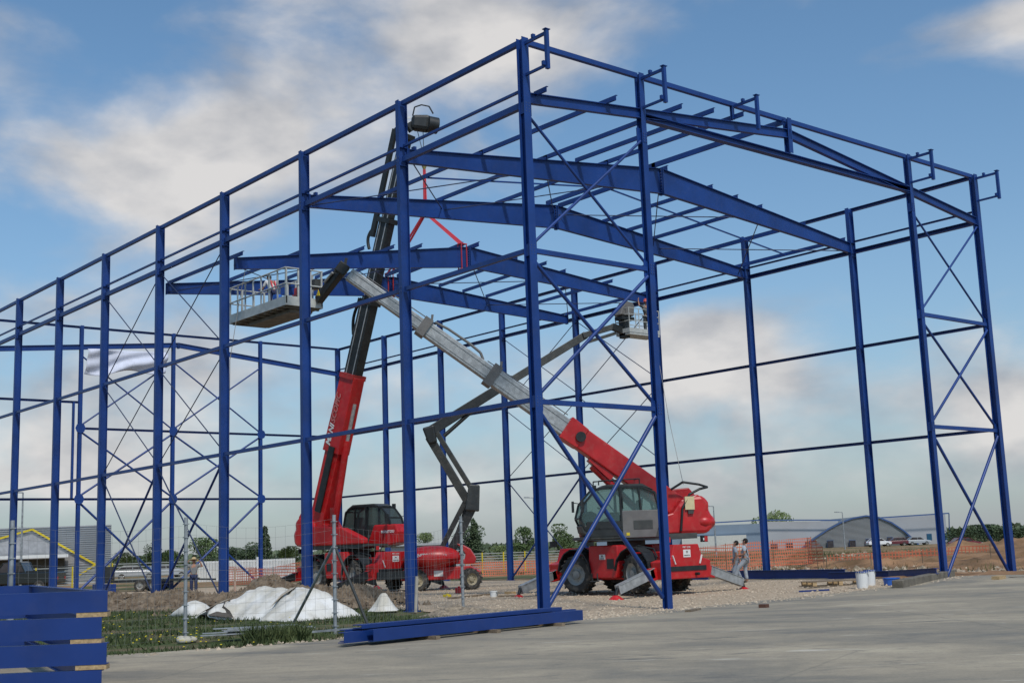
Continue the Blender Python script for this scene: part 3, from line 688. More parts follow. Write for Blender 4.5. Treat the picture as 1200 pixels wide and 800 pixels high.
# ------------------------------------------------------------------ wheels
def wheel_proto(r_, w_, m_rim=RIM, lugs=20):
    ty = MB(); ty.lathe([(r_ * .58, -w_ / 2), (r_ * .8, -w_ / 2 * 1.05), (r_ * .94, -w_ / 2 * .95), (r_, -w_ / 2 * .7), (r_, w_ / 2 * .7), (r_ * .94, w_ / 2 * .95), (r_ * .8, w_ / 2 * 1.05), (r_ * .58, w_ / 2)], (0, 0, 0), (0, 1, 0), 24)
    for i in range(lugs):
        a = 2 * math.pi * i / lugs
        for s in (-1, 1):
            a2 = a + (.5 * math.pi / lugs if s > 0 else 0) * 2
            c1 = Vector((math.cos(a2), 0, math.sin(a2))) * (r_ + .012); c2 = Vector((math.cos(a2 + .2), 0, math.sin(a2 + .2))) * (r_ + .012)
            ty.beam(c1 + Vector((0, s * w_ * .5, 0)), c2 + Vector((0, 0, 0)), .055, .05, c1)
    rm = MB(); rm.lathe([(r_ * .6, w_ / 2), (r_ * .56, w_ / 2 * .9), (r_ * .5, w_ * .25), (r_ * .3, w_ * .2), (r_ * .2, w_ * .34), (.0, w_ * .36)], (0, 0, 0), (0, 1, 0), 20)
    rm.lathe([(r_ * .6, -w_ / 2), (r_ * .56, -w_ / 2 * .9), (r_ * .5, -w_ * .25), (r_ * .3, -w_ * .2), (.0, -w_ * .2)], (0, 0, 0), (0, 1, 0), 20)
    rm.lathe([(r_ * .24, w_ * .3), (r_ * .22, w_ * .46), (0, w_ * .48)], (0, 0, 0), (0, 1, 0), 12, False)
    for i in range(8): a = i * math.pi / 4; c = Vector((math.cos(a) * r_ * .36, w_ * .21, math.sin(a) * r_ * .36)); rm.cyl(c, c + Vector((0, .04, 0)), .02, 6)
    return ty, rm, m_rim
def put_wheel(root, P, x, y, z, turn=0.0):
    ty, rm, m = P
    if isinstance(ty, MB):
        o = ty.build('wheel', RUB, root); q = rm.build('rim', m, o); P[0], P[1] = o, q
    else:
        o = ty.copy(); COL.objects.link(o); o.parent = root; q = rm.copy(); COL.objects.link(q); q.parent = o
    o.location = (x, y, z); o.rotation_euler = (0, 0, turn + (math.pi if y < 0 else 0)); return o

# ------------------------------------------------------------------ rotating telehandlers
def telehandler(root, slew, pads_silver=True, steer=0.0, z0=.06):
    """root: x forward. slew: angle of the upper works relative to the chassis. returns the upper works transform."""
    P = list(wheel_proto(.66, .46))
    for sx, st in ((1, steer), (-1, -steer)):
        for sy in (1, -1): put_wheel(root, P, sx * 1.5, sy * 1.02, .66 + z0, st)
    MB().prism([(-2.75, .75), (-2.6, .55), (2.6, .55), (2.8, .8), (2.75, 1.35), (2.2, 1.5), (-2.2, 1.5), (-2.75, 1.3)], -.62, .62).build('chassis', RED, root, bevel=.03)
    for sy in (1, -1):
        MB().prism([(-.62, .62), (.62, .62), (.78, 1.1), (.72, 1.78), (-.72, 1.78), (-.78, 1.1)], sy * .62, sy * 1.2).build('side_tank', RED, root, bevel=.04)
        MB().box(-.12, .18, sy * 1.203, sy * 1.21, 1.28, 1.46).build('sticker', WHT, root)
        text('sticker_lettering', 'M', .13, GRY, root, (.03, sy * 1.215, 1.39), (-sy, 0, 0), (0, 0, 1)); text('sticker_lettering', 'MANITOU', .05, GRY, root, (.03, sy * 1.215, 1.31), (-sy, 0, 0), (0, 0, 1))
        for sx in (1, -1):   # arched mudguards
            b = MB(); pr = []
            for i in range(8):
                a = R(5 + i * 25); pr.append((sx * 1.5 + .86 * math.cos(a), .72 + z0 + .86 * math.sin(a)))
            for p, q in zip(pr, pr[1:]): b.beam((p[0], sy * 1.02, p[1]), (q[0], sy * 1.02, q[1]), .55, .04, (0, 0, 1))
            b.build('mudguard', BLK, root)
    for sx in (1, -1):       # stabiliser boxes, legs and pads
        MB().prism([(-1.15, .55), (1.15, .55), (1.22, 1.15), (.8, 1.25), (.62, 1.72), (-.62, 1.72), (-.8, 1.25), (-1.22, 1.15)], sx * 2.35, sx * 2.95, 'x').build('stabiliser_housing', RED, root, bevel=.03)
        MB().box(sx * 2.952 - .01, sx * 2.952 + .01, -.18, .18, 1.28, 1.54).build('sticker', WHT, root)
        text('sticker_lettering', 'M', .13, GRY, root, (sx * 2.965, 0, 1.45), (0, sx, 0), (0, 0, 1)); text('sticker_lettering', 'MANITOU', .065, GRY, root, (sx * 2.965, 0, 1.34), (0, sx, 0), (0, 0, 1))
        text('top_lettering', 'MRT 2150', .09, WHT, root, (sx * 2.956, 0, 1.62), (0, sx, 0), (0, 0, 1))
        for sy in (1, -1):
            xo = sx * (2.52 if sy > 0 else 2.78); leg = MB()
            MB().beam((xo, -sy * 1.0, 1.02), (xo, sy * 1.5, .72), .2, .42).build('leg_sleeve', RED, root, bevel=.02)
            leg.beam((xo, sy * 1.3, .78), (xo, sy * 3.0, .3), .2, .3)
            leg.beam((xo, sy * 1.3, .95), (xo, sy * 2.95, .46), .24, .02)
            l = leg.build('stabiliser_leg', SIL if pads_silver else BLK, root)
            MB().cyl((xo, sy * 3.0, .36), (xo, sy * 3.1, .12), .06, 8).build('foot_joint', BLK, l)
            MB().lathe([(.3, 0), (.27, .03), (.1, .16), (0, .18)], (xo, sy * 3.1, -.04), (0, 0, 1), 8, False).build('foot_pad', RED, l)
        for sy in (1, -1):   # lamp clusters
            la = MB().box(sx * 2.9, sx * 2.97, sy * .95 - .16, sy * .95 + .16, 1.78, 2.0).build('lamp_housing', BLK, root)
            MB().box(sx * 2.972, sx * 2.985, sy * .95 - .14, sy * .95 + .02, 1.8, 1.98).build('red_lens', REDD if False else RED, la)
            MB().box(sx * 2.972, sx * 2.985, sy * .95 + .04, sy * .95 + .09, 1.84, 1.92).build('clear_lens', WHT, la)
    MB().cyl((0, 0, 1.5), (0, 0, 1.92), .7, 20).build('slew_ring', BLK, root)
    for sy in (1, -1):
        MB().box(-.55, -.2, sy * 1.2, sy * 1.215, .95, 1.3).build('vent_grille', BLK, root)
        st_ = MB(); st_.box(.3, .62, sy * 1.16, sy * 1.3, .5, .54); st_.box(.3, .34, sy * 1.18, sy * 1.22, .542, .8); st_.box(.58, .62, sy * 1.18, sy * 1.22, .542, .8); st_.build('step', GRY, root)
        for sx in (1, -1):
            MB().box(sx * 1.5 - .3, sx * 1.5 + .3, sy * .5, sy * .72, .5, .95).build('axle_housing', BLK, root)
            h_ = MB().path([(sx * .9, sy * .9, 1.5), (sx * 1.4, sy * .8, 1.72), (sx * 2.1, sy * .75, 1.6), (sx * 2.4, sy * .9, 1.3)], .03, 6); h_.build('hydraulic_hose', BLK, root)
    for sx in (1, -1):
        MB().box(sx * 2.955, sx * 2.975, -.95, .95, .82, .98).build('opening_shade_panel', BLK, root)  # black panel paints the dark of the housing's opening, nothing is cut
        MB().beam((sx * 2.97, .62, 1.05), (sx * 2.97, .74, 1.35), .03, .06, (1, 0, 0)).build('hazard_stripe', WHT, root)
        MB().beam((sx * 2.97, -.62, 1.05), (sx * 2.97, -.74, 1.35), .03, .06, (1, 0, 0)).build('hazard_stripe', WHT, root)
        MB().cyl((sx * 2.96, -.4, .7), (sx * 3.12, -.4, .7), .05, 8).build('tow_pin', BLK, root)
    # ---- upper works live in their own axes; rotate by slew when baking vertices
    Mr = Matrix.Rotation(slew, 4, 'Z')
    def up(mb): mb.v = [tuple(Mr @ Vector(v)) for v in mb.v]; return mb
    up(MB().prism([(-2.35, 1.92), (1.15, 1.92), (1.75, 2.0), (1.75, 2.1), (-2.35, 2.12)], -1.1, 1.15)).build('turntable_deck', GRY, root)
    # boom cheek and counterweight
    up(MB().prism([(-2.9, 2.1), (-.3, 2.1), (.1, 2.5), (-.5, 2.85), (-1.3, 3.1), (-1.8, 3.75), (-2.6, 3.8), (-2.85, 3.5), (-3.0, 2.9)], -.75, -.35)).build('boom_mount', RED, root, bevel=.04)
    up(MB().prism([(-2.8, 2.12), (-.96, 2.12), (-1.0, 2.7), (-1.55, 2.85), (-1.9, 3.3), (-2.5, 3.5), (-2.75, 3.35), (-2.85, 2.8)], .4, .94)).build('boom_mount', RED, root, bevel=.05)
    up(MB().prism([(-1.7, 2.08), (-2.8, 2.08), (-3.0, 2.25), (-3.05, 2.7), (-2.9, 2.9), (-2.95, 3.2), (-2.7, 3.45), (-2.1, 3.42), (-1.7, 3.1)], -.95, .98)).build('counterweight', RED, root, bevel=.16)
    up(MB().ball((-2.75, .35, 2.5), .52, .72, .36, 16, 10)).build('counterweight_bulge', RED, root)
    up(MB().prism([(-2.2, 2.1), (1.5, 2.1), (1.5, 2.35), (.3, 2.85), (-1.2, 3.0), (-2.2, 3.0)], -1.2, -.77)).build('engine_hood', RED, root, bevel=.06)
    # cab, left side
    cab = up(MB().prism([(1.55, 2.0), (1.85, 2.25), (1.9, 2.5), (-.95, 2.5), (-.95, 2.0)], .32, 1.2)).build('cab_base', GRY, root, bevel=.03)
    return Mr, up

def cab_details(root, up, red_nose=False):
    y0, y1 = .32, 1.2
    prof = [(1.75, 2.35), (1.92, 2.75), (1.78, 3.25), (1.35, 3.72), (.9, 3.82), (-.35, 3.82), (-.85, 3.6), (-1.05, 2.75), (-1.05, 2.35)]
    cab = up(MB().prism([(p[0], p[1]) for p in prof], y0 + .03, y1 - .03)); c = cab.build('cab_glass', GLASS if not red_nose else GLASD, root)
    fr = MB()
    for y in (y0, y1):
        for a, b in zip(prof, prof[1:] + prof[:1]): fr.beam((a[0], y, a[1]), (b[0], y, b[1]), .07, .08, (0, 1, 0))
        fr.beam((.42, y, 2.4), (.42, y, 3.8), .09, .08, (0, 1, 0)); fr.beam((-.35, y, 2.4), (-.25, y, 3.8), .06, .06, (0, 1, 0))
    for p in prof: fr.beam((p[0], y0, p[1]), (p[0], y1, p[1]), .06, .06)
    f = up(fr).build('cab_frame', BLK, root)
    up(MB().prism([(1.2, 3.80), (.9, 3.92), (-.4, 3.92), (-.8, 3.7), (-.4, 3.84), (.9, 3.84)], y0 - .03, y1 + .03)).build('cab_roof', GRY, root)
    up(MB().box(.46, 1.7, y1 + .01, y1 + .04, 2.1, 2.62)).build('door_sill', BLK, root)
    p = up(MB().prism([(.4, 2.02), (.4, 2.98), (-.95, 2.98), (-.95, 2.5), (-.8, 2.02)], y1 + .01, y1 + .05)).build('door_panel', MGR, root, bevel=.015)
    up(MB().box(-.7, .0, y1 + .052, y1 + .07, 2.32, 2.62)).build('panel_dark_plate', GRY, root)  # raised plate in darker grey on the door panel
    up(MB().box(.16, .28, y1 + .052, y1 + .062, 2.1, 2.2)).build('yellow_tag', YEL, root)
    g = MB(); g.path([(1.2, y0, 3.95), (1.2, y0, 4.08), (-.3, y0, 4.12), (-.3, y0, 3.95)], .022); g.path([(1.2, y1, 3.9), (1.2, y1, 4.05), (-.3, y1, 4.1), (-.3, y1, 3.92)], .022); g.path([(1.2, y0, 4.07), (1.2, y1, 4.04)], .022); g.path([(-.3, y0, 4.12), (-.3, y1, 4.1)], .022)
    if not red_nose: up(g).build('roof_guard', BLK, root)
    up(MB().box(1.3, 1.42, y1 - .1, y1 + .04, 3.72, 3.9)).build('work_lamp', BLK, root)
    di = MB(); di.prism([(1.35, 2.5), (1.8, 2.5), (1.82, 2.85), (1.5, 3.0), (1.3, 2.9)], y0 + .08, y1 - .08); di.box(.4, 1.7, y0 + .08, y1 - .08, 2.36, 2.5); di.prism([(.3, 2.5), (.75, 2.5), (.7, 2.95), (.35, 2.95)], y0 + .05, y0 + .25); up(di).build('dashboard', BLK, root)
    s = MB(); s.box(-.25, .35, y0 + .2, y1 - .2, 2.5, 2.7); s.prism([(-.35, 2.6), (-.2, 2.6), (-.32, 3.35), (-.45, 3.35)], y0 + .2, y1 - .2); up(s).build('seat', BLK, root)
    up(MB().beam((1.35, .76, 2.5), (1.05, .76, 3.0), .1, .1).lathe([(.19, 0), (.2, .015), (.19, .03), (.17, .015), (.19, 0)], (1.03, .76, 3.02), (-.5, 0, .8), 14)).build('steering_column', BLK, root)
    m = MB(); m.path([(1.75, y1, 3.3), (1.9, y1 + .3, 3.35)], .015); m.box(1.86, 1.92, y1 + .22, y1 + .4, 2.95, 3.4); up(m).build('mirror', BLK, root)
    m = MB(); m.path([(1.75, y0, 3.3), (1.95, y0 - .3, 3.35)], .015); m.box(1.9, 1.96, y0 - .4, y0 - .22, 3.0, 3.4); up(m).build('mirror', BLK, root)
    up(MB().path([(.36, y1 + .06, 3.05), (.38, y1 + .1, 3.15), (.38, y1 + .1, 3.4), (.36, y1 + .06, 3.5)], .014)).build('door_handle', BLK, root)
    if red_nose:
        up(MB().prism([(1.7, 2.0), (2.25, 2.1), (2.35, 2.6), (2.2, 2.95), (.9, 2.95), (.5, 2.1)], y0 - .06, y1 + .06)).build('cab_nose', RED, root, bevel=.06)

# --- T2: right machine with the man basket
T2 = thing('rotating_telehandler', 'red rotating telehandler with long silver boom carrying a work basket', 'telehandler', (-8.5, 11.45, -.12), math.pi, 'red rotating telehandlers')
PIV2 = Vector((-7.12, 13.30, 2.66)); TIP2 = Vector((-13.45, 2.65, 11.85))
az2 = math.atan2(TIP2.y - PIV2.y, TIP2.x - PIV2.x)
Mr2, up2 = telehandler(T2, az2 - math.pi, True, .28, .1)
cab_details(T2, up2)
def boom_part(root, name, m, a, b, t0, t1, w_, h_, up_=(0, 0, 1), off=0.0, bevel=.02):
    v = b - a; return MB().beam(a + v * t0, a + v * t1, w_, h_, up_, off=off).build(name, m, root, world=True, bevel=bevel)
L2 = (TIP2 - PIV2).length
b0 = boom_part(T2, 'boom_base', RED, PIV2, TIP2, -.0, .35, .56, .80, bevel=.05)
dr = (TIP2 - PIV2).normalized(); side2 = dr.cross(Vector((0, 0, 1))).normalized(); nrm2 = side2.cross(dr)
v = TIP2 - PIV2
c = PIV2 + v * .35
fl = MB(); fl.beam(PIV2 + v * .31, PIV2 + v * .36, .64, .82, nrm2, w2=.68, h2=.9); fl.build('boom_collar', RED, T2, world=True, bevel=.03)
for s in (-1, 1): MB().cyl(PIV2 + v * .318 + side2 * s * .36, PIV2 + v * .318 + side2 * s * .42, .19, 14).build('boom_pad_hub', BLK, T2, world=True)
MB().beam(PIV2 + v * .2 - nrm2 * .5, PIV2 + v * .27 - nrm2 * .45, .4, .3, nrm2, h2=.12).build('ram_bracket', RED, T2, world=True)
def boom_stage(root, a, b, t0, t1, w_, h_, side, nrm, m=SIL):
    o = boom_part(root, 'boom_stage', m, a, b, t0, t1, w_, h_, nrm, bevel=.03)
    g = MB(); vv = b - a
    for s in (-1, 1):
        for q in (-.28, .28): g.beam(a + vv * t0 + side * s * (w_ / 2 + .012) + nrm * q * h_, a + vv * t1 + side * s * (w_ / 2 + .012) + nrm * q * h_, .02, .05, nrm)
    g.build('boom_rib', SIL, o)
    return o
boom_stage(T2, PIV2, TIP2, .355, .565, .46, .66, side2, nrm2)
boom_stage(T2, PIV2, TIP2, .565, .765, .40, .56, side2, nrm2)
boom_stage(T2, PIV2, TIP2, .765, .985, .34, .46, side2, nrm2)
for t_, h_ in ((.56, .78), (.758, .64)):
    cbb = MB(); cbb.beam(PIV2 + v * t_, PIV2 + v * (t_ + .022), .6, h_ + .06, nrm2); cbb.box(0, 0.001, 0, .001, 0, .001)
    cb = MB(); cb.beam(PIV2 + v * t_, PIV2 + v * (t_ + .022), .6, h_ + .06, nrm2); cb.beam(PIV2 + v * (t_ + .005) + nrm2 * (h_ / 2 + .05), PIV2 + v * (t_ + .012) + nrm2 * (h_ / 2 + .25), .12, .08, dr)
    cb.build('boom_collar', MGR, T2, world=True)
hs = MB(); hs.path([PIV2 + v * .755 + nrm2 * .42 + side2 * .1, PIV2 + v * .72 + nrm2 * .5 + side2 * .1, PIV2 + v * .66 + nrm2 * .52 + side2 * .1, PIV2 + v * .625 + nrm2 * .48 + side2 * .1, PIV2 + v * .61 + nrm2 * .32 + side2 * .1], .05, 8)
hs.path([PIV2 + v * .77 + nrm2 * .36, PIV2 + v * .97 + nrm2 * .3], .02); hs.path([PIV2 + v * .37 + nrm2 * .46, PIV2 + v * .6 + nrm2 * .36], .02)
hs.build('hydraulic_hose', MGR, T2, world=True)
MB().cyl(PIV2 + v * .06 - nrm2 * .75 - side2 * .0 + Vector((0, 0, -.4)), PIV2 + v * .255 - nrm2 * .58, .13, 12).build('lift_ram', RED, T2, world=True)
MB().cyl(PIV2 + v * .16 - nrm2 * .6, PIV2 + v * .262 - nrm2 * .5, .07, 10).build('ram_rod', SIL, T2, world=True)
up2(MB().box(-2.35, -2.0, .985, 1.05, 2.95, 3.42)).build('control_box', CRM, T2)
up2(MB().box(-2.3, -2.1, .985, 1.06, 2.8, 2.93)).build('socket_box', GRY, T2)
up2(MB().path([(-1.6, .7, 3.7), (-2.0, .9, 3.95), (-2.6, .9, 3.85), (-2.95, .8, 3.75), (-2.6, .95, 3.68), (-2.2, 1.0, 3.5), (-1.9, 1.02, 3.0), (-1.8, 1.02, 2.2)], .045, 6)).build('hydraulic_hose', BLK, T2)
# jib and basket
JE = Vector((-15.0, 2.5, 11.0))
jb = MB(); jb.beam(TIP2 + dr * .1, JE, .26, .38, (0, 0, 1), h2=.3); jb.build('jib_arm', BLK, T2, world=True, bevel=.03)
MB().beam(TIP2 - dr * .12 + nrm2 * .0, TIP2 + dr * .3, .38, .42, nrm2).build('boom_head', BLK, T2, world=True, bevel=.04)
MB().beam(TIP2 + dr * .1 + nrm2 * .2, TIP2 + dr * .2 + nrm2 * .42, .12, .1, dr).build('head_lug', BLK, T2, world=True)
hz2 = MB(); hz2.path([TIP2 + (JE - TIP2) * .3 + Vector((.1, -.22, .22)), TIP2 + (JE - TIP2) * .62 + Vector((.1, -.22, .22))], .05, 6); hz2.build('jib_ram', SIL, T2, world=True)
MB().prism([(0, 0), (.26, 0), (.13, .22)], -.008, .008).v
tr = MB(); q = TIP2 + (JE - TIP2) * .78 + Vector((-.02, -.24, 0)); tr.add([q + Vector((.12, -.01, -.1)), q + Vector((-.12, -.01, -.06)), q + Vector((.02, -.01, .14)), q + Vector((.12, .01, -.1)), q + Vector((-.12, .01, -.06)), q + Vector((.02, .01, .14))], [(0, 1, 2), (5, 4, 3), (0, 3, 4, 1), (1, 4, 5, 2), (2, 5, 3, 0)])
tr.build('warning_triangle', YEL, T2, world=True)
BX0, BX1, BY0, BY1, BZ = -19.5, -15.05, 1.15, 2.7, 10.78
bf = MB(); bf.box(BX0, BX1, BY0, BY1, BZ - .06, BZ)
for i in range(9): x = BX0 + .2 + i * .5; bf.box(x, x + .1, BY0 + .05, BY1 - .05, BZ - .13, BZ - .062)
bf.box(BX0 + .9, BX1 - .3, 1.5, 2.4, BZ - .26, BZ - .131)
bk = bf.build('basket_floor', FLR, T2, world=True)
MB().box(BX0, BX1, BY0 - .015, BY0 - .002, BZ - .06, BZ + .28).box(BX0, BX1, BY1 + .002, BY1 + .015, BZ - .06, BZ + .2).box(BX1 + .002, BX1 + .015, BY0, BY1, BZ - .06, BZ + .28).box(BX0 - .015, BX0 - .002, BY0, BY1, BZ - .06, BZ + .2).build('kick_plate', ALU, bk)
bp = MB()
for i, x in enumerate(np.linspace(BX0 + .03, BX1 - .03, 8)):
    ww = .09 if i in (5, 7, 0) else .05
    for y in (BY0 + .03, BY1 - .03): bp.box(x - ww / 2, x + ww / 2, y - .025, y + .025, BZ + .0, BZ + 1.32)
for y in (BY0 + .55, BY1 - .5):
    for x in (BX0 + .03, BX1 - .03): bp.box(x - .025, x + .025, y - .04, y + .04, BZ, BZ + 1.32)
bp.build('basket_post', ALU, bk)
br = MB()
for z in (.75, 1.34):
    br.path([(BX0, BY0, BZ + z), (BX1, BY0, BZ + z), (BX1, BY1, BZ + z), (BX0, BY1, BZ + z), (BX0, BY0, BZ + z)], .03, 6)
br.build('basket_rail', ALU, bk)
MB().box(BX1 - .35, BX1 - .05, BY1 - .3, BY1 - .05, BZ + .7, BZ + 1.05).build('control_box', GRY, bk)

# --- T1: left machine used as crane
T1 = thing('crane_telehandler', 'red rotating telehandler behind the white tarp, black boom raised steeply with winch', 'telehandler', (-24.8, 10.2, 0.02), R(4), 'red rotating telehandlers')
WIN1 = Vector((-20.75, 10.8, 20.95))
PIV1 = Vector((-26.55, 9.25, 2.6))
az1 = math.atan2(WIN1.y - PIV1.y, WIN1.x - PIV1.x)
Mr1, up1 = telehandler(T1, az1 - R(4), False, -.3)
cab_details(T1, up1, True)
text('cab_lettering', 'MANITOU', .17, WHT, T1, tuple(Mr1 @ Vector((1.75, .245, 2.62))), tuple(Mr1 @ Vector((1, 0, 0))), (0, 0, 1), bold=.005)
v1 = WIN1 - PIV1; dr1 = v1.normalized(); sd1 = dr1.cross(Vector((0, 0, 1))).normalized(); nr1 = sd1.cross(dr1)
MB().beam(PIV1 - v1 * .0, PIV1 + v1 * .3, .62, .86, nr1).build('boom_base', RED, T1, world=True, bevel=.04)
MB().prism([(0, 0)] * 3, 0, 1)
ob = MB(); ob.beam(PIV1 + v1 * .205, PIV1 + v1 * .392, .78, 1.02, nr1, w2=.74, h2=.9); ob.build('boom_sleeve', RED, T1, world=True, bevel=.03)
MB().beam(PIV1 + v1 * .386, PIV1 + v1 * .398, .9, .86, nr1).build('boom_collar', REDD, T1, world=True)
MB().beam(PIV1 + v1 * .06 + sd1 * .45 - nr1 * .1, PIV1 + v1 * .22 + sd1 * .45 - nr1 * .1, .06, .35, nr1).build('boom_dark_plate', BLK, T1, world=True)  # flat black plate along the boom flank
for i, (t0, t1, w_, h_) in enumerate(((.39, .58, .52, .74), (.58, .78, .46, .62), (.78, .985, .38, .5))):
    boom_stage(T1, PIV1, WIN1, t0, t1, w_, h_, sd1, nr1, BLK)
    MB().beam(PIV1 + v1 * (t1 - .012), PIV1 + v1 * t1, w_ + .16, h_ + .14, nr1).build('boom_collar', BLK, T1, world=True)
MB().cyl(PIV1 + nr1 * -.9 + dr1 * .6, PIV1 + v1 * .24 - nr1 * .52, .17, 12).build('lift_ram', RED, T1, world=True)
MB().cyl(PIV1 + v1 * .2 - nr1 * .56, PIV1 + v1 * .33 - nr1 * .5, .09, 10).build('ram_rod', SIL, T1, world=True)
# slender folded jib beside the boom, hose chain, winch
ja = PIV1 + v1 * .73 + nr1 * .72; jt = PIV1 + v1 * .995 + nr1 * .78
jj = MB(); jj.beam(ja, jt, .16, .24, nr1); jj.path([jt, jt + dr1 * .16 - nr1 * .18, jt + dr1 * .1 - nr1 * .42, PIV1 + v1 * .98 + nr1 * .2], .06, 8); jj.beam(PIV1 + v1 * .80 + nr1 * .2, PIV1 + v1 * .80 + nr1 * .8, .14, .2, dr1)
jj.build('folding_jib', BLK, T1, world=True)
for t0, n_, off in ((.70, 10, .86), (.49, 16, .66)):
    ch = MB(); ch.path([PIV1 + v1 * (t0 + i * .006) + nr1 * (off - .12 + .22 * math.sin(math.pi * i / (n_ - 1))) for i in range(n_)], .075, 6)
    ch.build('hose_chain', BLK, T1, world=True)
WC = Vector((-20.4, 11.35, 21.25))
wb = MB(); wb.beam(WC + Vector((-.32, -.37, .0)), WC + Vector((.26, .3, -.1)), .6, .68, (0, 0, 1), h2=.8); wb.build('winch_body', BLK, T1, world=True, bevel=.17)
MB().cyl(WC + Vector((.3, .1, -.15)), WC + Vector((.45, .55, -.2)), .38, 14).build('winch_drum', BLK, T1, world=True)
MB().beam(WIN1, WC + Vector((-.3, -.35, -.15)), .3, .4).build('winch_arm', BLK, T1, world=True)
MB().path([WC + Vector((-.3, -.3, .35)), WC + Vector((-.2, -.25, .75)), WC + Vector((.0, 0, .85)), WC + Vector((.25, .25, .75)), WC + Vector((.35, .4, .4))], .035, 6).build('hydraulic_hose', BLK, T1, world=True)
gr_ = MB()
for i in range(3):
    for j in range(2): a = WC + Vector((-.35 + j * .18, -.55 + j * .2, .22 - i * .2)); gr_.beam(a, a + Vector((.09, .1, 0)), .02, .1)
gr_.build('white_marking', WHT, T1, world=True, kind='stuff')
MB().path([WC + Vector((0, .05, -.3)), HOOK + Vector((0, 0, .3))], .018, 5).build('hoist_rope', GRY, T1, world=True)
MB().path([WC + Vector((-.25, -.1, -.3)), HOOK + Vector((-.02, 0, .3))], .018, 5).build('hoist_rope', GRY, T1, world=True)
MB().lathe([(.05, .34), (.13, .25), (.15, .0), (.10, -.25), (.03, -.4)], HOOK, (0, 0, 1), 10).build('hook_block', mat('hook_brass', (.35, .3, .1), .5), T1, world=True)
# boom lettering on the left flank
for tt, m_, sz in (('MANI', WHT, .40), ('SCOPIC', mat('faint_lettering', (.5, .16, .15), .5), .40)):
    pos = PIV1 + v1 * (.245 if tt == 'MANI' else .31) + sd1 * .405 + nr1 * .22
    text('boom_lettering', tt, sz, m_, T1, tuple(pos), tuple(dr1), tuple(nr1), world=True, shear=.3, bold=.012)
up1(MB().path([(-.52, -.94, 2.2), (-.52, -.94, 3.0)], .03).box(-.6, -.45, -1.0, -.88, 2.95, 3.8)).build('exhaust_stack', REDD, T1)

# --- T3: articulated boom lift
T3 = thing('articulated_boom_lift', 'low red articulated boom lift with zigzag dark grey arms and tan wheels', 'boom lift', (-20.72, 12.24, .0), math.atan2(rr.y, rr.x))
P = list(wheel_proto(.44, .34, RIMT, 14))
for sx, st in ((1.15, .5), (-1.15, .1)):
    for sy in (1, -1): put_wheel(T3, P, sx, sy * .95, .44, st)
MB().prism([(-1.9, .45), (1.5, .45), (1.6, .75), (1.2, 1.0), (-1.7, 1.0), (-1.95, .8)], -.6, .6).build('chassis', RED, T3, bevel=.04)
MB().box(-.45, -.05, -.615, -.602, .6, .85).build('sticker', WHT, T3)
MB().beam((-1.0, -.7, .75), (-2.9, -1.0, .7), .3, .35).build('axle_cover', BLK, T3)
MB().cyl((0, 0, 1.0), (0, 0, 1.15), .5, 16).build('slew_ring', BLK, T3)
hd = MB(); hd.ball((-.55, -.35, 1.42), 1.3, .75, .52, 20, 12); hd.build('engine_hood', RED, T3)
hd = MB(); hd.ball((-.55, .55, 1.4), 1.2, .5, .4, 20, 12); hd.build('engine_hood', RED, T3)
MB().lathe([(1.0, -.02), (1.26, 0), (1.0, .03)], (-.55, -.35, 1.34), (0, 0, 1), 24).build('hood_seam', REDD, T3)
MB().prism([(.3, 1.1), (1.35, 1.1), (1.4, 1.35), (1.15, 1.75), (.8, 1.95), (.55, 2.0), (.8, 1.75), (.95, 1.5), (.9, 1.3), (.3, 1.25)], -.45, .45).build('tail_counterweight', RED, T3, bevel=.04)
text('hood_lettering', 'MANITOU', .2, WHT, T3, (-.95, -1.04, 1.52), (1, 0, 0), (0, -.3, 1), bold=.01); text('hood_lettering', '160 ATJ', .13, WHT, T3, (-.05, -1.0, 1.5), (1, .12, 0), (0, -.3, 1))
MB().box(-1.38, -1.16, -1.03, -1.0, 1.66, 1.84).build('sticker', WHT, T3)
pA = Vector((-21.1, 12.6, 1.7)); pB = Vector((-20.07, 13.36, 3.95)); pC = Vector((-20.76, 11.79, 6.85)); pD = Vector((-17.1, 18.0, 11.3))
def twin(root, a, b, wd, gap, m=GRY):
    a = Vector(a); b = Vector(b); t = (b - a).normalized(); n = d.cross(t).normalized()
    MB().beam(a + n * gap, b + n * gap * .9, .32, wd, n).build('arm', m, root, world=True, bevel=.02)
    MB().beam(a - n * gap, b - n * gap * .9, .26, wd * .6, n).build('tie_arm', m, root, world=True, bevel=.02)
twin(T3, pA, pB, .38, .22); twin(T3, pB, pC, .36, -.22)
MB().beam(pB + Vector((0, 0, -.55)), pB + Vector((.08, .1, .62)), .5, .62, rr, w2=.5, h2=.5).build('elbow_link', GRY, T3, world=True, bevel=.06)
MB().beam(pC + Vector((-.12, -.15, .35)), pC + Vector((.0, .0, -.42)), .5, .55, rr, h2=.4).build('elbow_link', BLK, T3, world=True, bevel=.08)
t3 = (pD - pC).normalized(); n3 = rr.cross(Vector((0, 1, 0)))
MB().beam(pC + t3 * -.1 + Vector((0, 0, .2)), pC + (pD - pC) * .52 + Vector((0, 0, .12)), .34, .46, h2=.4).build('upper_boom', BLK, T3, world=True, bevel=.03)
MB().beam(pC + (pD - pC) * .48 + Vector((0, 0, .12)), pD, .28, .34).build('boom_extension', GRY, T3, world=True, bevel=.02)
MB().cyl(pC + (pD - pC) * .07 + Vector((0, 0, -.4)), pC + (pD - pC) * .28 + Vector((0, 0, -.05)), .09, 8).build('lift_ram', BLK, T3, world=True)
MB().cyl(pA + Vector((.3, .3, .5)), pB + Vector((-.1, -.15, -.2)), .08, 8).build('lift_ram', BLK, T3, world=True)
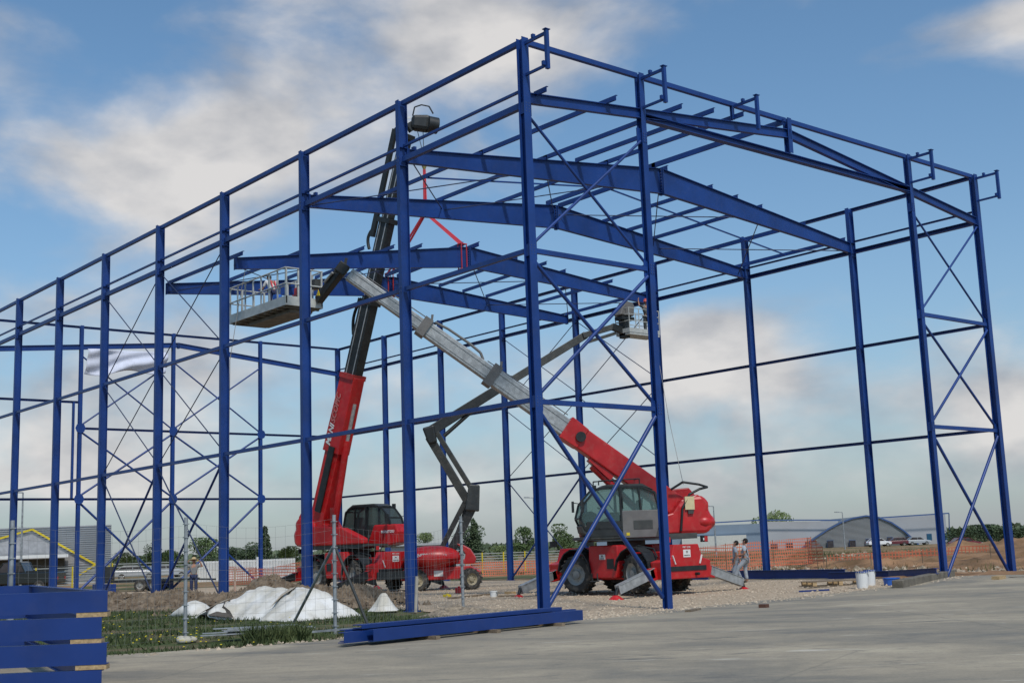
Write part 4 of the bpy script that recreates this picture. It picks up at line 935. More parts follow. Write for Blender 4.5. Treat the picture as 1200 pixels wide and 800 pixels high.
pE = Vector((-16.55, 19.3, 11.72)); pF = Vector((-16.4, 20.0, 11.5))
MB().beam(pD + Vector((0, -.2, -.05)), pE, .24, .26).build('jib_arm', GRY, T3, world=True, bevel=.02)
MB().beam(pD + Vector((0, .1, -.32)), pE + Vector((0, .1, -.3)), .14, .14).build('jib_link', GRY, T3, world=True)
MB().beam(pE + Vector((0, -.1, 0)), pF, .22, .3).build('jib_link', BLK, T3, world=True)
CB = Vector((-16.35, 20.7, 11.42))        # basket centre, floor
b = MB(); b.box(CB.x - .45, CB.x + .45, CB.y - 1.0, CB.y + 1.0, CB.z - .1, CB.z); b.box(CB.x - .47, CB.x + .47, CB.y - 1.02, CB.y + 1.02, CB.z + .002, CB.z + .2)
bs = b.build('basket_floor', ALU, T3, world=True)
b = MB()
for z in (.55, .85, 1.15): b.path([(CB.x - .45, CB.y - 1, CB.z + z), (CB.x + .45, CB.y - 1, CB.z + z), (CB.x + .45, CB.y + 1, CB.z + z), (CB.x - .45, CB.y + 1, CB.z + z), (CB.x - .45, CB.y - 1, CB.z + z)], .02, 6)
for x in (-.45, .45):
    for y in (-1, -.35, .35, 1): b.path([(CB.x + x, CB.y + y, CB.z + .2), (CB.x + x, CB.y + y, CB.z + 1.15)], .022, 6)
b.build('basket_rail', ALU, bs)
MB().beam((pF.x, pF.y - .15, 11.2), (pF.x, pF.y - .15, 12.2), .3, .4, (1, 0, 0)).build('basket_rotator', BLK, bs)
MB().box(pF.x - .25, pF.x + .25, pF.y - .5, pF.y + .3, 12.05, 12.2).build('console_tray', BLK, bs)
MB().prism([(-.55, 0), (.35, 0), (.42, .55), (.3, .7), (-.2, .72), (-.5, .3)], -.25, .25, 'x').v
cv = MB(); cv.prism([(-.6, 12.25), (.3, 12.25), (.36, 12.75), (.25, 12.92), (-.15, 12.95), (-.45, 12.6)], pF.x - .25, pF.x + .25, 'x'); cv.v = [(a, y + pF.y, z) for a, y, z in cv.v]
cv.build('console_cover', MGR, bs, bevel=.05)

# ------------------------------------------------------------------ people
def skinned(name, V, E, Rd, m, parent, sub=2):
    me = bpy.data.meshes.new(name); me.from_pydata(V, E, []); me.materials.append(m)
    o = bpy.data.objects.new(name, me); COL.objects.link(o); o.parent = parent
    md = o.modifiers.new('skin', 'SKIN'); md.use_smooth_shade = True
    sv_ = me.skin_vertices[0].data
    for i, r_ in enumerate(Rd):
        sv_[i].radius = (r_, r_) if not isinstance(r_, tuple) else r_
        sv_[i].use_root = (i == 0)
    s = o.modifiers.new('sub', 'SUBSURF'); s.levels = sub; s.render_levels = sub
    return o
def person(label, loc, rz, pose=None, shirt=TSH, trousers=TRO, hat=None, vest=None, lean=0.0, look=0.0, group=None, helmet=False):
    root = thing('person', label, 'person', loc, rz, group)
    J = dict(pel=(0, 0, .97), sp=(0.0, 0, 1.15), ch=(0, 0, 1.33), nk=(.0, 0, 1.49), jw=(.03, 0, 1.56), hd=(.02, 0, 1.65), tp=(.0, 0, 1.735),
             lh=(0, .1, .9), lk=(.03, .11, .5), la=(-.02, .11, .09), lt=(.16, .12, .035), rh=(0, -.1, .9), rk=(.03, -.11, .5), ra=(-.02, -.11, .09), rt=(.16, -.12, .035),
             ls=(0, .19, 1.42), le=(-.03, .25, 1.13), lw=(.08, .25, .88), lp=(.11, .245, .80), rs=(0, -.19, 1.42), re=(-.03, -.25, 1.13), rw=(.08, -.25, .88), rp=(.11, -.245, .80))
    if pose: J.update(pose)
    if lean:
        for k in ('sp', 'ch', 'nk', 'jw', 'hd', 'tp', 'ls', 'le', 'lw', 'lp', 'rs', 're', 'rw', 'rp'):
            x, y, z = J[k]; a = lean; dz = z - .97; J[k] = (x * math.cos(a) + dz * math.sin(a), y, .97 + dz * math.cos(a) - x * math.sin(a))
    hb = Vector(J['nk'])
    for k in ('jw', 'hd', 'tp'):
        q = Matrix.Rotation(-look, 3, 'Y') @ (Vector(J[k]) - hb) ; J[k] = tuple(hb + q)
    names = list(J); ix = {n_: i for i, n_ in enumerate(names)}; V = [J[n_] for n_ in names]
    Rad = dict(pel=(.14, .11), sp=(.13, .1), ch=(.16, .11), nk=.055, jw=.07, hd=.098, tp=.06, lh=.09, lk=.06, la=.042, lt=.04, rh=.09, rk=.06, ra=.042, rt=.04, ls=.065, le=.045, lw=.03, lp=.036, rs=.065, re=.045, rw=.03, rp=.036)
    Ed = [('pel', 'sp'), ('sp', 'ch'), ('ch', 'nk'), ('nk', 'jw'), ('jw', 'hd'), ('hd', 'tp'), ('pel', 'lh'), ('lh', 'lk'), ('lk', 'la'), ('la', 'lt'), ('pel', 'rh'), ('rh', 'rk'), ('rk', 'ra'), ('ra', 'rt'), ('ch', 'ls'), ('ls', 'le'), ('le', 'lw'), ('lw', 'lp'), ('ch', 'rs'), ('rs', 're'), ('re', 'rw'), ('rw', 'rp')]
    E = [(ix[a], ix[b]) for a, b in Ed]; Rl = [Rad[n_] for n_ in names]
    for s, yy in (('l', 1), ('r', -1)):     # four fingers and a thumb on each hand
        wv = Vector(J[s + 'w']); pv = Vector(J[s + 'p']); t = (pv - wv).normalized(); sx = Vector((0, 0, 1)).cross(t); sx = sx.normalized() if sx.length > .1 else Vector((1, 0, 0))
        if abs(t.z) > .7: sx = Vector((1, 0, 0))
        for fi, off in enumerate((-.028, -.01, .009, .026)):
            ln = (.06, .075, .07, .05)[fi]; k0 = len(V); cu = sx.cross(t) * .012 * yy
            V += [tuple(pv + sx * off + t * .03), tuple(pv + sx * off * 1.1 + t * (.03 + ln * .55) + cu), tuple(pv + sx * off * 1.1 + t * (.03 + ln) + cu * 2.2)]; Rl += [.011, .009, .007]; E += [(ix[s + 'p'], k0), (k0, k0 + 1), (k0 + 1, k0 + 2)]
        k0 = len(V); V += [tuple(pv - sx * .04 + t * .0), tuple(pv - sx * .055 + t * .04)]; Rl += [.012, .009]; E += [(ix[s + 'p'], k0), (k0, k0 + 1)]
    body = skinned('body', V, E, Rl, SKIN, root)
    def sub(nm, keys, edges, rad, m):
        return skinned(nm, [J[k] if not isinstance(k, tuple) else tuple(Vector(J[k[0]]).lerp(Vector(J[k[1]]), k[2])) for k in keys], edges, rad, m, root)
    sub('shirt', ['sp', 'pel', 'ch', ('ch', 'nk', .7), 'ls', ('ls', 'le', .72), 'rs', ('rs', 're', .72)], [(0, 1), (0, 2), (2, 3), (2, 4), (4, 5), (2, 6), (6, 7)], [(.155, .125), (.165, .135), (.185, .135), .085, .09, .07, .09, .07], shirt)
    sub('trousers', ['pel', 'lh', 'lk', ('lk', 'la', .9), 'rh', 'rk', ('rk', 'ra', .9)], [(0, 1), (1, 2), (2, 3), (0, 4), (4, 5), (5, 6)], [(.16, .13), .112, .085, .075, .112, .085, .075], trousers)
    for s in 'lr': sub('boot', [s + 'a', s + 't'], [(0, 1)], [.058, .05], BOOT)
    hd_ = Vector(J['hd']); upv = (Vector(J['tp']) - Vector(J['jw'])).normalized(); fw = Vector((upv.z, 0, -upv.x))
    if hat is None and not helmet:
        MB().ball(hd_ + upv * .025 - fw * .018, .105, .1, .112, 12, 8).build('hair', HAIR, root)
    fc = MB()
    fc.cyl(hd_ + fw * .09 + upv * .0, hd_ + fw * .125 - upv * .03, .01, 6, .018); fc.build('nose', SKIN, root)
    for s in (-1, 1):
        MB().ball(hd_ + Vector((0, s * .1, 0)) - upv * .01, .022, .012, .032, 8, 6).build('ear', SKIN, root)
        MB().ball(hd_ + fw * .095 + Vector((0, s * .033, 0)) + upv * .012, .01, .014, .009, 6, 5).build('eye', HAIR, root)
    MB().ball(hd_ + fw * .095 - upv * .055, .008, .025, .007, 6, 5).build('mouth', mat('lips', (.3, .1, .08), .6) if 'lips' not in MATS else MATS['lips'], root)
    if hat is not None:
        MB().lathe([(.24, .0), (.22, .02), (.11, .03), (.1, .11), (.06, .14), (0, .145)], hd_ + upv * .05, upv, 16).build('hat', hat, root)
    if helmet:
        MB().lathe([(.16, -.01), (.13, .0), (.125, .06), (.09, .12), (0, .145)], hd_ + upv * .03, upv, 14).build('helmet', HELM, root)
    if vest:
        for s in (-1, 1):
            q = MB(); c_ = Vector(J['ch']); p_ = Vector(J['pel']); q.beam(c_ + Vector((-.15, s * .09, .1)), p_ + Vector((-.15, s * .08, .1)), .05, .02, (1, 0, 0)); q.beam(c_ + Vector((.15, s * .09, .1)), p_ + Vector((.15, s * .08, .1)), .05, .02, (1, 0, 0)); q.build('harness_strap', REDW, root)
    return root
AZL = math.atan2(-rr.y, -rr.x)
p = onz(875, 682.5, 0); person('dark haired worker in pale grey tshirt nearest the blue column, one leg forward, looking up', (p.x, p.y, hgt(p.x, p.y) + .02), AZL - .25,
       dict(lk=(.30, .13, .58), la=(.46, .13, .16), lt=(.63, .14, .12), le=(-.02, .27, 1.16), lw=(.2, .18, 1.10), lp=(.27, .15, 1.11), re=(0, -.25, 1.15), rw=(.2, -.16, 1.06), rp=(.27, -.13, 1.06)), look=.3)
p = onz(864, 681, 0); person('slightly shorter worker beside the telehandler leg, head tilted back, arm hanging', (p.x, p.y, hgt(p.x, p.y) + .02), AZL - .1,
       dict(lk=(.12, .12, .5), la=(.14, .13, .09), lt=(.31, .14, .035), rk=(-.02, -.1, .5), ra=(-.2, -.11, .09), rt=(-.05, -.12, .035)), look=.55, lean=.05).scale = (.96, .96, .96)
p = at(227, 690, 62); person('worker in straw hat and navy trousers with both arms raised behind the earth bank', (p.x, p.y, 0), math.atan2(CAM.y - p.y, CAM.x - p.x),
       dict(le=(.1, .42, 1.36), lw=(.1, .3, 1.60), lp=(.1, .24, 1.66), re=(.1, -.42, 1.36), rw=(.1, -.3, 1.60), rp=(.1, -.24, 1.66)), shirt=mat('faded_grey_shirt', (.2, .2, .2), .9), trousers=JEAN, hat=STRAW)
person('worker in white shirt with red braces leaning over the basket rail', (-17.1, 1.75, BZ + .0), math.pi, dict(le=(.3, .28, 1.2), lw=(.5, .26, 1.36), lp=(.56, .25, 1.40), re=(.3, -.28, 1.25), rw=(.5, -.3, 1.45), rp=(.56, -.3, 1.5)),
       shirt=mat('white_work_shirt', (.6, .6, .6), .9), trousers=JEAN, vest=True, lean=.45).scale = (.92, .92, .92)
person('worker in red helmet standing in the boom lift basket beneath the rafter end', (CB.x - .05, CB.y + .72, CB.z + .02), math.pi * .9, dict(le=(.2, .28, 1.5), lw=(.3, .26, 1.75), lp=(.32, .25, 1.83), re=(.2, -.3, 1.2), rw=(.35, -.28, 1.3), rp=(.4, -.27, 1.33)),
       shirt=GRY, trousers=MATS['dark_grey_paint'], helmet=True)

# things in the basket
tag(MB().lathe([(.17, 0), (.18, .03), (.18, .5), (.16, .55), (0, .56)], (-16.3, 1.5, BZ + .004), (0, 0, 1), 14).build('blue_drum', BLUP), 'blue plastic drum standing in the telehandler work basket', 'drum')
tag(MB().ball((-17.9, 1.8, BZ + .22), .42, .25, .22, 12, 6).build('blue_bag', BLUP), 'blue bag lying on the basket floor', 'bag')
tb = MB().box(-15.75, -15.4, 1.9, 2.2, BZ + .5, BZ + .75); tb.path([(-15.68, 2.05, BZ + .75), (-15.68, 2.05, BZ + .82), (-15.45, 2.05, BZ + .82), (-15.45, 2.05, BZ + .75)], .015); tb.box(-15.8, -15.35, 1.85, 2.25, BZ + .45, BZ + .496); tb.box(-15.6, -15.5, 2.0, 2.1, BZ + .002, BZ + .45)
tag(tb.build('tool_case', RED), 'red tool case on a small stand in the work basket', 'tool case')
def rope(name, pts, label, r_=.012):
    tag(MB().path(pts, r_, 5).build(name, ROPE), label, 'rope')
rope('tag_rope', [(-17.44, .8, 12.6), (-17.6, .6, 11.2), (-17.75, .3, 9), (-18.0, .4, 6), (-18.6, .7, 3), (-19.6, 1.0, .15)], 'thin rope dangling past the work basket to the ground')
rope('guide_rope', [(-17.2, 22.2, 13.2), (-14.5, 20, 10.2), (-11.5, 17.3, 6.8), (-7.5, 13.6, 3.8)], 'thin rope from the rafter end down to the telehandler')

# banner hung on the rear gable
bn = MB(); nu, nv = 24, 12
for j in range(nv + 1):
    for i in range(nu + 1):
        s, t_ = i / nu, j / nv; top = 14.0 + .15 * s; drop = 1.45 - .25 * s + .15 * math.sin(s * 9); y = 5.75 + s * 4.9 - .1 * t_
        x = -46.2 + .12 * math.sin(s * 7 + t_ * 5) + .1 * math.sin((s + t_) * 11)
        bn.v.append((x, y, top - t_ * drop - .12 * math.sin(s * math.pi) * (1 - t_) * 0))
bn.f = [(j * (nu + 1) + i, j * (nu + 1) + i + 1, (j + 1) * (nu + 1) + i + 1, (j + 1) * (nu + 1) + i) for j in range(nv) for i in range(nu)]; bn.sm = [True] * len(bn.f)
o = tag(bn.build('cloth_banner', BANN), 'white cloth banner sagging from the rear gable beam', 'banner'); o.modifiers.new('s', 'SOLIDIFY').thickness = .02
# ------------------------------------------------------------------ loose steel in the foreground
def channel_beam(a, b_, w_, h_, m=BLUE2, name='beam_bar'):
    a = Vector(a); b_ = Vector(b_); t = (b_ - a).normalized(); x = t.cross(Vector((0, 0, 1))).normalized(); b = MB()
    b.beam(a, b_, w_, .014, off=h_ / 2 - .007); b.beam(a, b_, w_, .014, off=-h_ / 2 + .007); b.beam(a + x * (w_ / 2 - .006), b_ + x * (w_ / 2 - .006), .012, h_ - .03)
    return b
GP = 'blue beams piled on the pavement edge'
A = onz(434, 755.5, .03); Bq = onz(690, 729.5, .0); z_ = hgt(A.x, A.y); dv = (Bq - A); dv.z = 0; dv.normalize(); nv_ = Vector((-dv.y, dv.x, 0))
if nv_.dot(Vector((CAM.x - A.x, CAM.y - A.y, 0))) > 0: nv_ = -nv_        # pointing away from the camera
Lp = (Bq - A).length
def pile(s0, s1, off, z0, h_, w_, label):
    a = A + dv * s0 + nv_ * off; b = A + dv * s1 + nv_ * off; a.z = b.z = z0 + h_ / 2
    b.z += hgt(b.x, b.y); mm = MB(); mm.beam(a, b, .012, h_ - .002); mm.beam(a + nv_ * (w_ / 2), b + nv_ * (w_ / 2), w_, .014, off=h_ / 2 - .007); mm.beam(a + nv_ * (w_ / 2), b + nv_ * (w_ / 2), w_, .014, off=-h_ / 2 + .007); o = mm.build('steel_beam', BLUE2); return tag(o, label, 'steel beam', GP)
pile(.15, Lp - .1, .08, .08, .21, .14, 'front blue beam of the low pile beside the pavement edge')
pile(-.35, Lp * .30, .30, .08, .19, .16, 'short stub end poking out left behind the front beam of the low pile')
pile(-.05, Lp + .35, .62, .08, .21, .14, 'rear blue beam of the low pile, its right end reaching furthest')
pile(.1, Lp - .5, .33, .302, .07, .24, 'flat blue beam laid on top of the low pile')
for i, s in enumerate((1.6, Lp * .52, Lp * .84)):
    c = A + dv * s; z0 = hgt(c.x, c.y); a = c - nv_ * .12; b = c + nv_ * .95; a.z = b.z = z0 + .042
    tag(MB().beam(a, b, .11, .07).build('timber_bearer', WOODD), ('left', 'middle', 'right')[i] + ' timber bearer under the low blue beam pile', 'timber', 'bearers under the low pile')

# tall stack at the left edge
SG = 'blue beams in the stack at the left edge'
SA = Vector((10.50, -15.60, 0)); SD = (Vector((9.81, -16.58, 0)) - SA).normalized(); SN = Vector((-SD.y, SD.x, 0))
if SN.dot(Vector((SA.x - CAM.x, SA.y - CAM.y, 0))) < 0: SN = -SN
_c = at(40, 684, 20.5); SX = Vector((_c.x, _c.y, 0)) - SA       # the frames run away to the left behind the front row
lev = [1.075, .785, .50, .205]; hh = .235
for i, z0 in enumerate(lev):
    e = (.0, .06, .0, .05)[i]
    for row, nm in ((0, 'front'), (.95, 'rear')):
        a = SA + SD * e + SX * (1 if row else 0); b = SA + SD * (6.0 + e) + SX * (1 if row else 0); a.z = b.z = z0 + hh / 2 + hgt(a.x, a.y)
        m = MB(); m.beam(a, b, .012, hh, off=0); m.beam(a + SN * .06, b + SN * .06, .11, .012, off=hh / 2 - .006); m.beam(a + SN * .06, b + SN * .06, .11, .012, off=-hh / 2 + .006)
        tag(m.build('steel_channel', BLUE2), ('topmost', 'second', 'third', 'lowest')[i] + ' blue channel in the %s row of the left edge stack' % nm, 'steel channel', SG)
    # diagonal piece lying across the level
    a = SA + SD * (e + .04) + SN * .02; b = a + SX; a.z = b.z = z0 + hh / 2 + hgt(a.x, a.y)
    a = a + SX.normalized() * .16; m = MB(); m.beam(a, b, .012, hh - .01); m.beam(a, b, .1, .012, off=hh / 2 - .012); m.beam(a, b, .1, .012, off=-hh / 2 + .012)
    tag(m.build('steel_channel', BLUE2), ('topmost', 'second', 'third', 'lowest')[i] + ' cross channel running back from the right end of the left edge stack', 'steel channel', SG)
    for s_, nm in ((.22, 'end'), (2.6, 'inner')):
        a = SA + SD * (s_ - .2 + e) + SN * .0 + Vector((0, 0, z0 - .028)); b = a + SN * .16
        zz = z0 - .0275 + hgt(a.x, a.y); a.z = b.z = zz
        tag(MB().beam(a + SD * .15, b + SD * .15, .34 if nm == 'end' else .12, .053).build('timber_spacer', WOOD), '%s timber spacer below the %s blue channel of the left edge stack' % (nm, ('topmost', 'second', 'third', 'lowest')[i]), 'timber', 'timber spacers in the left edge stack')

# base beams lying along the far wall
for i, (x0, x1, y, h_, lab) in enumerate(((-20.5, -13.5, 21.4, .22, 'blue beam lying on the gravel behind the boom lift wheels'), (-12.8, -6.6, 21.9, .36, 'thick blue beam lying at the feet of the two workers'), (-6.9, -1.8, 21.2, .26, 'blue beam lying on the gravel behind the pallet'))):
    zz = hgt(x0, y) + .03 + h_ / 2; tag(MB().ibeam((x0, y, zz), (x1, y - (.4 if i == 2 else 0), hgt(x1, y) + .03 + h_ / 2), .2, h_, (0, 0, 1)).build('steel_beam', BLUE2), lab, 'steel beam', 'blue beams lying along the far wall')
a = onz(1042, 681); b = onz(1098, 676, .2); tag(MB().ibeam((a.x, a.y, hgt(a.x, a.y) + .22), (b.x, b.y, hgt(b.x, b.y) + .3), .18, .2, (0, 0, 1)).build('steel_beam', BLUE2), 'blue beam lying behind the concrete kerb block by the right gable column', 'steel beam', 'blue beams lying along the far wall')
a = onz(1052, 689); b = onz(1114, 680); tag(MB().beam((a.x, a.y, hgt(a.x, a.y) + .12), (b.x, b.y, hgt(b.x, b.y) + .12), .35, .26).build('kerb_block', CON, bevel=.02), 'long grey concrete kerb block in front of the right gable column', 'concrete block')

# buckets, tub, pallet
def bucket(px, py, r_, h_, m, label, cat='bucket', mark=True):
    p = onz(px, py); root = thing('bucket', label, cat, (p.x, p.y, hgt(p.x, p.y)))
    MB().lathe([(0, .0), (r_ * .88, .0), (r_, h_), (r_ * 1.05, h_), (r_ * 1.05, h_ - .03)], (0, 0, 0), (0, 0, 1), 20, False).build('pail', m, root)
    if mark: MB().lathe([(r_ * 1.06, h_ - .03), (r_ * 1.06, h_ + .015), (0, h_ + .02)], (0, 0, 0), (0, 0, 1), 16).build('lid', BLUE2, root)
    MB().path([(r_ * math.cos(t) * 1.08, r_ * math.sin(t) * 1.08, h_ - .05 - .12 * math.sin(t)) for t in np.linspace(0, math.pi, 9)], .01, 5).build('handle', LIN, root)
    return root
bucket(1011, 688.5, .2, .52, WHT, 'front white pail with dark blue lid left of the far wall column'); bucket(1020, 686.5, .19, .5, WHT, 'rear white pail half hidden behind the front one')
bucket(1045, 686.5, .27, .24, BLUP, 'low blue tub on the gravel right of the white pails', 'tub', False)
bucket(578.5, 697, .14, .22, WHT, 'small white pail on the gravel right of the boom lift', 'bucket', False)
def plank(px0, py0, px1, py1, w_, h_, m, label, cat='plank', z=0.0):
    a = onz(px0, py0); b = onz(px1, py1); a.z = hgt(a.x, a.y) + h_ / 2 + z; b.z = hgt(b.x, b.y) + h_ / 2 + z
    return tag(MB().beam(a, b, w_, h_).build(cat.replace(' ', '_'), m), label, cat)
pp = onz(978, 686); pal = thing('pallet', 'weathered wooden pallet on the gravel left of the white pails', 'pallet', (pp.x, pp.y, hgt(pp.x, pp.y)), R(60))
for i in range(5): MB().box(-1.1, 1.1, -.5 + i * .23, -.38 + i * .23, .16, .185).build('deck_board', WOODD, pal)
for y in (-.45, 0, .45):
    for x in (-1.0, -.05, .9): MB().box(x, x + .14, y - .06, y + .06, .03, .158).build('block', WOOD, pal)
    MB().box(-1.1, 1.1, y - .06, y + .06, .005, .028).build('deck_board', WOODD, pal)
plank(936, 691, 972, 690, .12, .05, BLUE2, 'short blue offcut on the gravel before the pallet', 'offcut')
plank(527, 700, 575, 695, .2, .06, WOODD, 'brown plank lying on gravel in front of the boom lift')
plank(583, 697, 608, 696, .15, .06, WOODD, 'thin brown plank between the white pail and the left stabiliser foot')
plank(430, 697, 475, 698, .4, .16, WOODD, 'long dark timber lying before the crane telehandler')
plank(594, 694, 602, 694, .25, .1, WOOD, 'small tan block behind the thin brown plank', 'wood block')
plank(1167, 683, 1175, 682, .25, .12, WOOD, 'orange brown brick offcut on the pavement near the far corner column', 'brick')
plank(1185, 681, 1230, 679, .25, .03, CON, 'pale board lying on the pavement at the right edge', 'board')
plank(806, 714, 818, 710, .15, .06, WOODD, 'dark broken stick on the gravel right of the gable column', 'stick')
plank(893, 708.5, 897, 708, .2, .1, mat('rusty_cap', (.12, .05, .03), .8), 'small rust brown cap at the pavement edge', 'cap')
plank(486, 717, 486.5, 716, .05, .03, WOOD, 'tiny wood chip by the first side column', 'chip')
MBs = MB(); p = onz(487, 717); MBs.beam((p.x, p.y, 0), (p.x + .03, p.y + .05, .98), .08, .04, (1, 0, 0)); tag(MBs.build('stake', mat('bare_stake', (.4, .36, .3), .8)), 'pale wooden stake upright at the foot of the first side column', 'stake')
p = onz(1030, 662); MBs = MB(); MBs.beam((p.x, p.y, hgt(p.x, p.y) - .1), (p.x - .1, p.y, hgt(p.x, p.y) + 1.0), .08, .08, (1, 0, 0))
q = onz(227, 695, 0.3); MBs2 = MB(); MBs2.beam((-15.0, -.9, .2), (-15.0, -.9, 1.35), .07, .05, (1, 0, 0)); tag(MBs2.build('stake', mat('pinkish_stake', (.5, .33, .24), .8)), 'pinkish wooden stake stuck in the top of the earth bank', 'stake')
# small orange, yellow bits near boom lift
for px, py, m, lab in ((524, 698, YEL, 'yellow plastic piece on the gravel left of the boom lift wheel'), (538, 694, RED, 'red fuel can standing by the boom lift wheel')):
    p = onz(px, py); b = MB().box(-.14, .14, -.1, .1, 0, .22 if m is RED else .1).box(-.05, .05, -.04, .04, .222 if m is RED else .102, .28 if m is RED else .13); o = tag(b.build('fuel_can' if m is RED else 'plastic_piece', m, bevel=.02), lab, 'fuel can' if m is RED else 'plastic piece'); o.location = (p.x, p.y, hgt(p.x, p.y))

# white tarpaulins
def drape(name, fn, nu, nv, m, label, solid=.015):
    b = MB()
    for j in range(nv + 1):
        for i in range(nu + 1): b.v.append(fn(i / nu, j / nv))
    b.f = [(j * (nu + 1) + i, j * (nu + 1) + i + 1, (j + 1) * (nu + 1) + i + 1, (j + 1) * (nu + 1) + i) for j in range(nv) for i in range(nu)]; b.sm = [True] * len(b.f)
    o = tag(b.build(name, m), label, 'tarpaulin'); o.modifiers.new('s', 'SOLIDIFY').thickness = solid; return o
TL = Vector((-10.2, -5.0)); TR = Vector((-5.0, -1.0))       # ground line of the big tarp, seen left to right
def tl(px, py): q = onz(px, py); return Vector((q.x, q.y))
TL = tl(222, 724); TR = tl(358, 727); td = (TR - TL); tn = Vector((-td.y, td.x)).normalized()
if tn.dot(Vector((TL.x - CAM.x, TL.y - CAM.y))) < 0: tn = -tn
def big(s, t):
    prof = np.interp(s, [0, .06, .14, .3, .5, .6, .72, .86, .93, 1], [.05, .30, .46, .70, .76, .70, .78, .66, .42, .05])
    base = TL + td * s; front = -.3 + .2 * math.sin(s * 13) + .12 * math.sin(s * 31)
    dpt = 1.9 * t; z = prof * (min(1, t * 1.9) ** .85 if t < .7 else 1 - (t - .7) * 2.2)
    cr = lambda k, q: abs(noise.noise(Vector((s * k, t * k * .55, q))))
    fold = .18 * cr(4, 1) + .15 * cr(9, 4) + .07 * cr(22, 9) - .08
    gap = .30 * math.exp(-((s - .27) / .09) ** 2) * max(0, 1 - t * 2.6)
    lift_ = min(1, t * 4) if gap < .04 else 1
    z = max(z + fold * lift_ * (.5 + prof * .6) + gap, .015)
    P_ = base + tn * (dpt + front * (1 - t)); return (P_.x, P_.y, hgt(P_.x, P_.y) + z)
drape('tarpaulin', big, 90, 34, TARP, 'large crumpled white tarpaulin heaped on the grass behind the mesh fence')
BT = bpy.data.objects['tarpaulin']
tocam = (Vector((CAM.x, CAM.y, 0)) - Vector((TL.x, TL.y, 0))).normalized()
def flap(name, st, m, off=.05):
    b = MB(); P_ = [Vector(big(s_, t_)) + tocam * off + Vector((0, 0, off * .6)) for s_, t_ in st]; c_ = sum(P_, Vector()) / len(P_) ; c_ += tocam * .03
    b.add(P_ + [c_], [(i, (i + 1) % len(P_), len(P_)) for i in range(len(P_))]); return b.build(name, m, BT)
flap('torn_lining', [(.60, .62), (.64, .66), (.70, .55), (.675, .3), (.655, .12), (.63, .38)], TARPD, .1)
flap('hollow_shade_patch', [(.20, .02), (.25, .16), (.30, .24), (.36, .18), (.42, .1), (.47, .0), (.36, .0)], mat('hollow_shade', (.09, .075, .06), .9), .08)  # dark patch paints the shade inside the tarp's open hollow
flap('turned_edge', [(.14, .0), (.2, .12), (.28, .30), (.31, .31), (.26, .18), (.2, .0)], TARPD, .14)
def inner(s, t):
    B_ = TL + td * (.66 + .1 * s - .03 * t) + tn * (.25 + .7 * t - .02); z = .15 + .75 * t
    P_ = B_ - tn * .22; return (P_.x, P_.y, z + .05 * math.sin(s * 7))
L2_ = tl(197, 722); 
def small(s, t):
    B_ = L2_ + td.normalized() * (s * 1.35) + tn * (t * .9); z = .34 * math.sin(s * math.pi) ** .7 * math.sin(t * math.pi) ** .6 * (1 + .4 * s) + .02
    return (B_.x, B_.y, z + .03 * noise.noise(Vector((s * 6, t * 6, 2))))
drape('tarpaulin', small, 24, 12, TARP, 'small white sheet bundle left of the large tarpaulin')
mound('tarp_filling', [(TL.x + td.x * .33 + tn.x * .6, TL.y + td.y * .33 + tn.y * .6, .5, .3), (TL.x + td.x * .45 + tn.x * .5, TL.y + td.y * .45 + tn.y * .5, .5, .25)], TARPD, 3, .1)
cone = MB(); cq = onz(450, 716); nseg = 22; vs = []
for k, (rad, h_) in enumerate(((.42, .0), (.33, .1), (.21, .28), (.1, .46), (.05, .5))):
    for i in range(nseg): a_ = 2 * math.pi * i / nseg; f_ = 1 + .16 * math.sin(a_ * 5) * (1 - k / 5) + .07 * math.sin(a_ * 9); vs.append((cq.x + rad * f_ * math.cos(a_), cq.y + rad * f_ * math.sin(a_), h_ + .02))
cone.add(vs, [(k * nseg + i, k * nseg + (i + 1) % nseg, (k + 1) * nseg + (i + 1) % nseg, (k + 1) * nseg + i) for k in range(4) for i in range(nseg)], True); cone.add(vs[-nseg:], [tuple(range(nseg))])
tag(cone.build('tarpaulin', TARP), 'white sheet draped in a small cone between the fence post and first side column', 'tarpaulin')

# zinc strips
zs = MB(); a = onz(238, 752); b = onz(362, 745); rg = random.Random(2)
strips = thing('zinc_strip_bundle', 'bundle of dull zinc strips lying in the grass by the pavement', 'metal strips', (a.x, a.y, 0))
for i in range(14):
    t_ = Vector((b.x - a.x, b.y - a.y, 0)); n_ = Vector((-t_.y, t_.x, 0)).normalized(); o_ = rg.uniform(-.35, .35); s0 = rg.uniform(-.05, .25); s1 = rg.uniform(.75, 1.12); p0 = Vector((a.x, a.y, .1 + .012 * i)) + t_ * s0 + n_ * (o_ + rg.uniform(-.1, .1)); p1 = Vector((a.x, a.y, .1 + .012 * i)) + t_ * s1 + n_ * (o_ + rg.uniform(-.1, .1))
    MB().beam(p0, p1, .09, .02).build('strip', LIN, strips, world=True)
plank(362, 746, 430, 740, .05, .04, LIN, 'long thin zinc tube between the strips and the blue pile', 'tube', .08)
p = onz(214, 752.5); sb = thing('stone_footing', 'stones ringed with dandelions at the foot of the mesh fence post', 'stones', (p.x, p.y, 0))
for i in range(5):
    c_ = (rng.uniform(-.35, .35), rng.uniform(-.2, .2), .05); MB().ball(c_, .16, .1, .07, 7, 5).build('stone', mat('pale_stone', (.45, .42, .34), .95) if 'pale_stone' not in MATS else MATS['pale_stone'], sb)

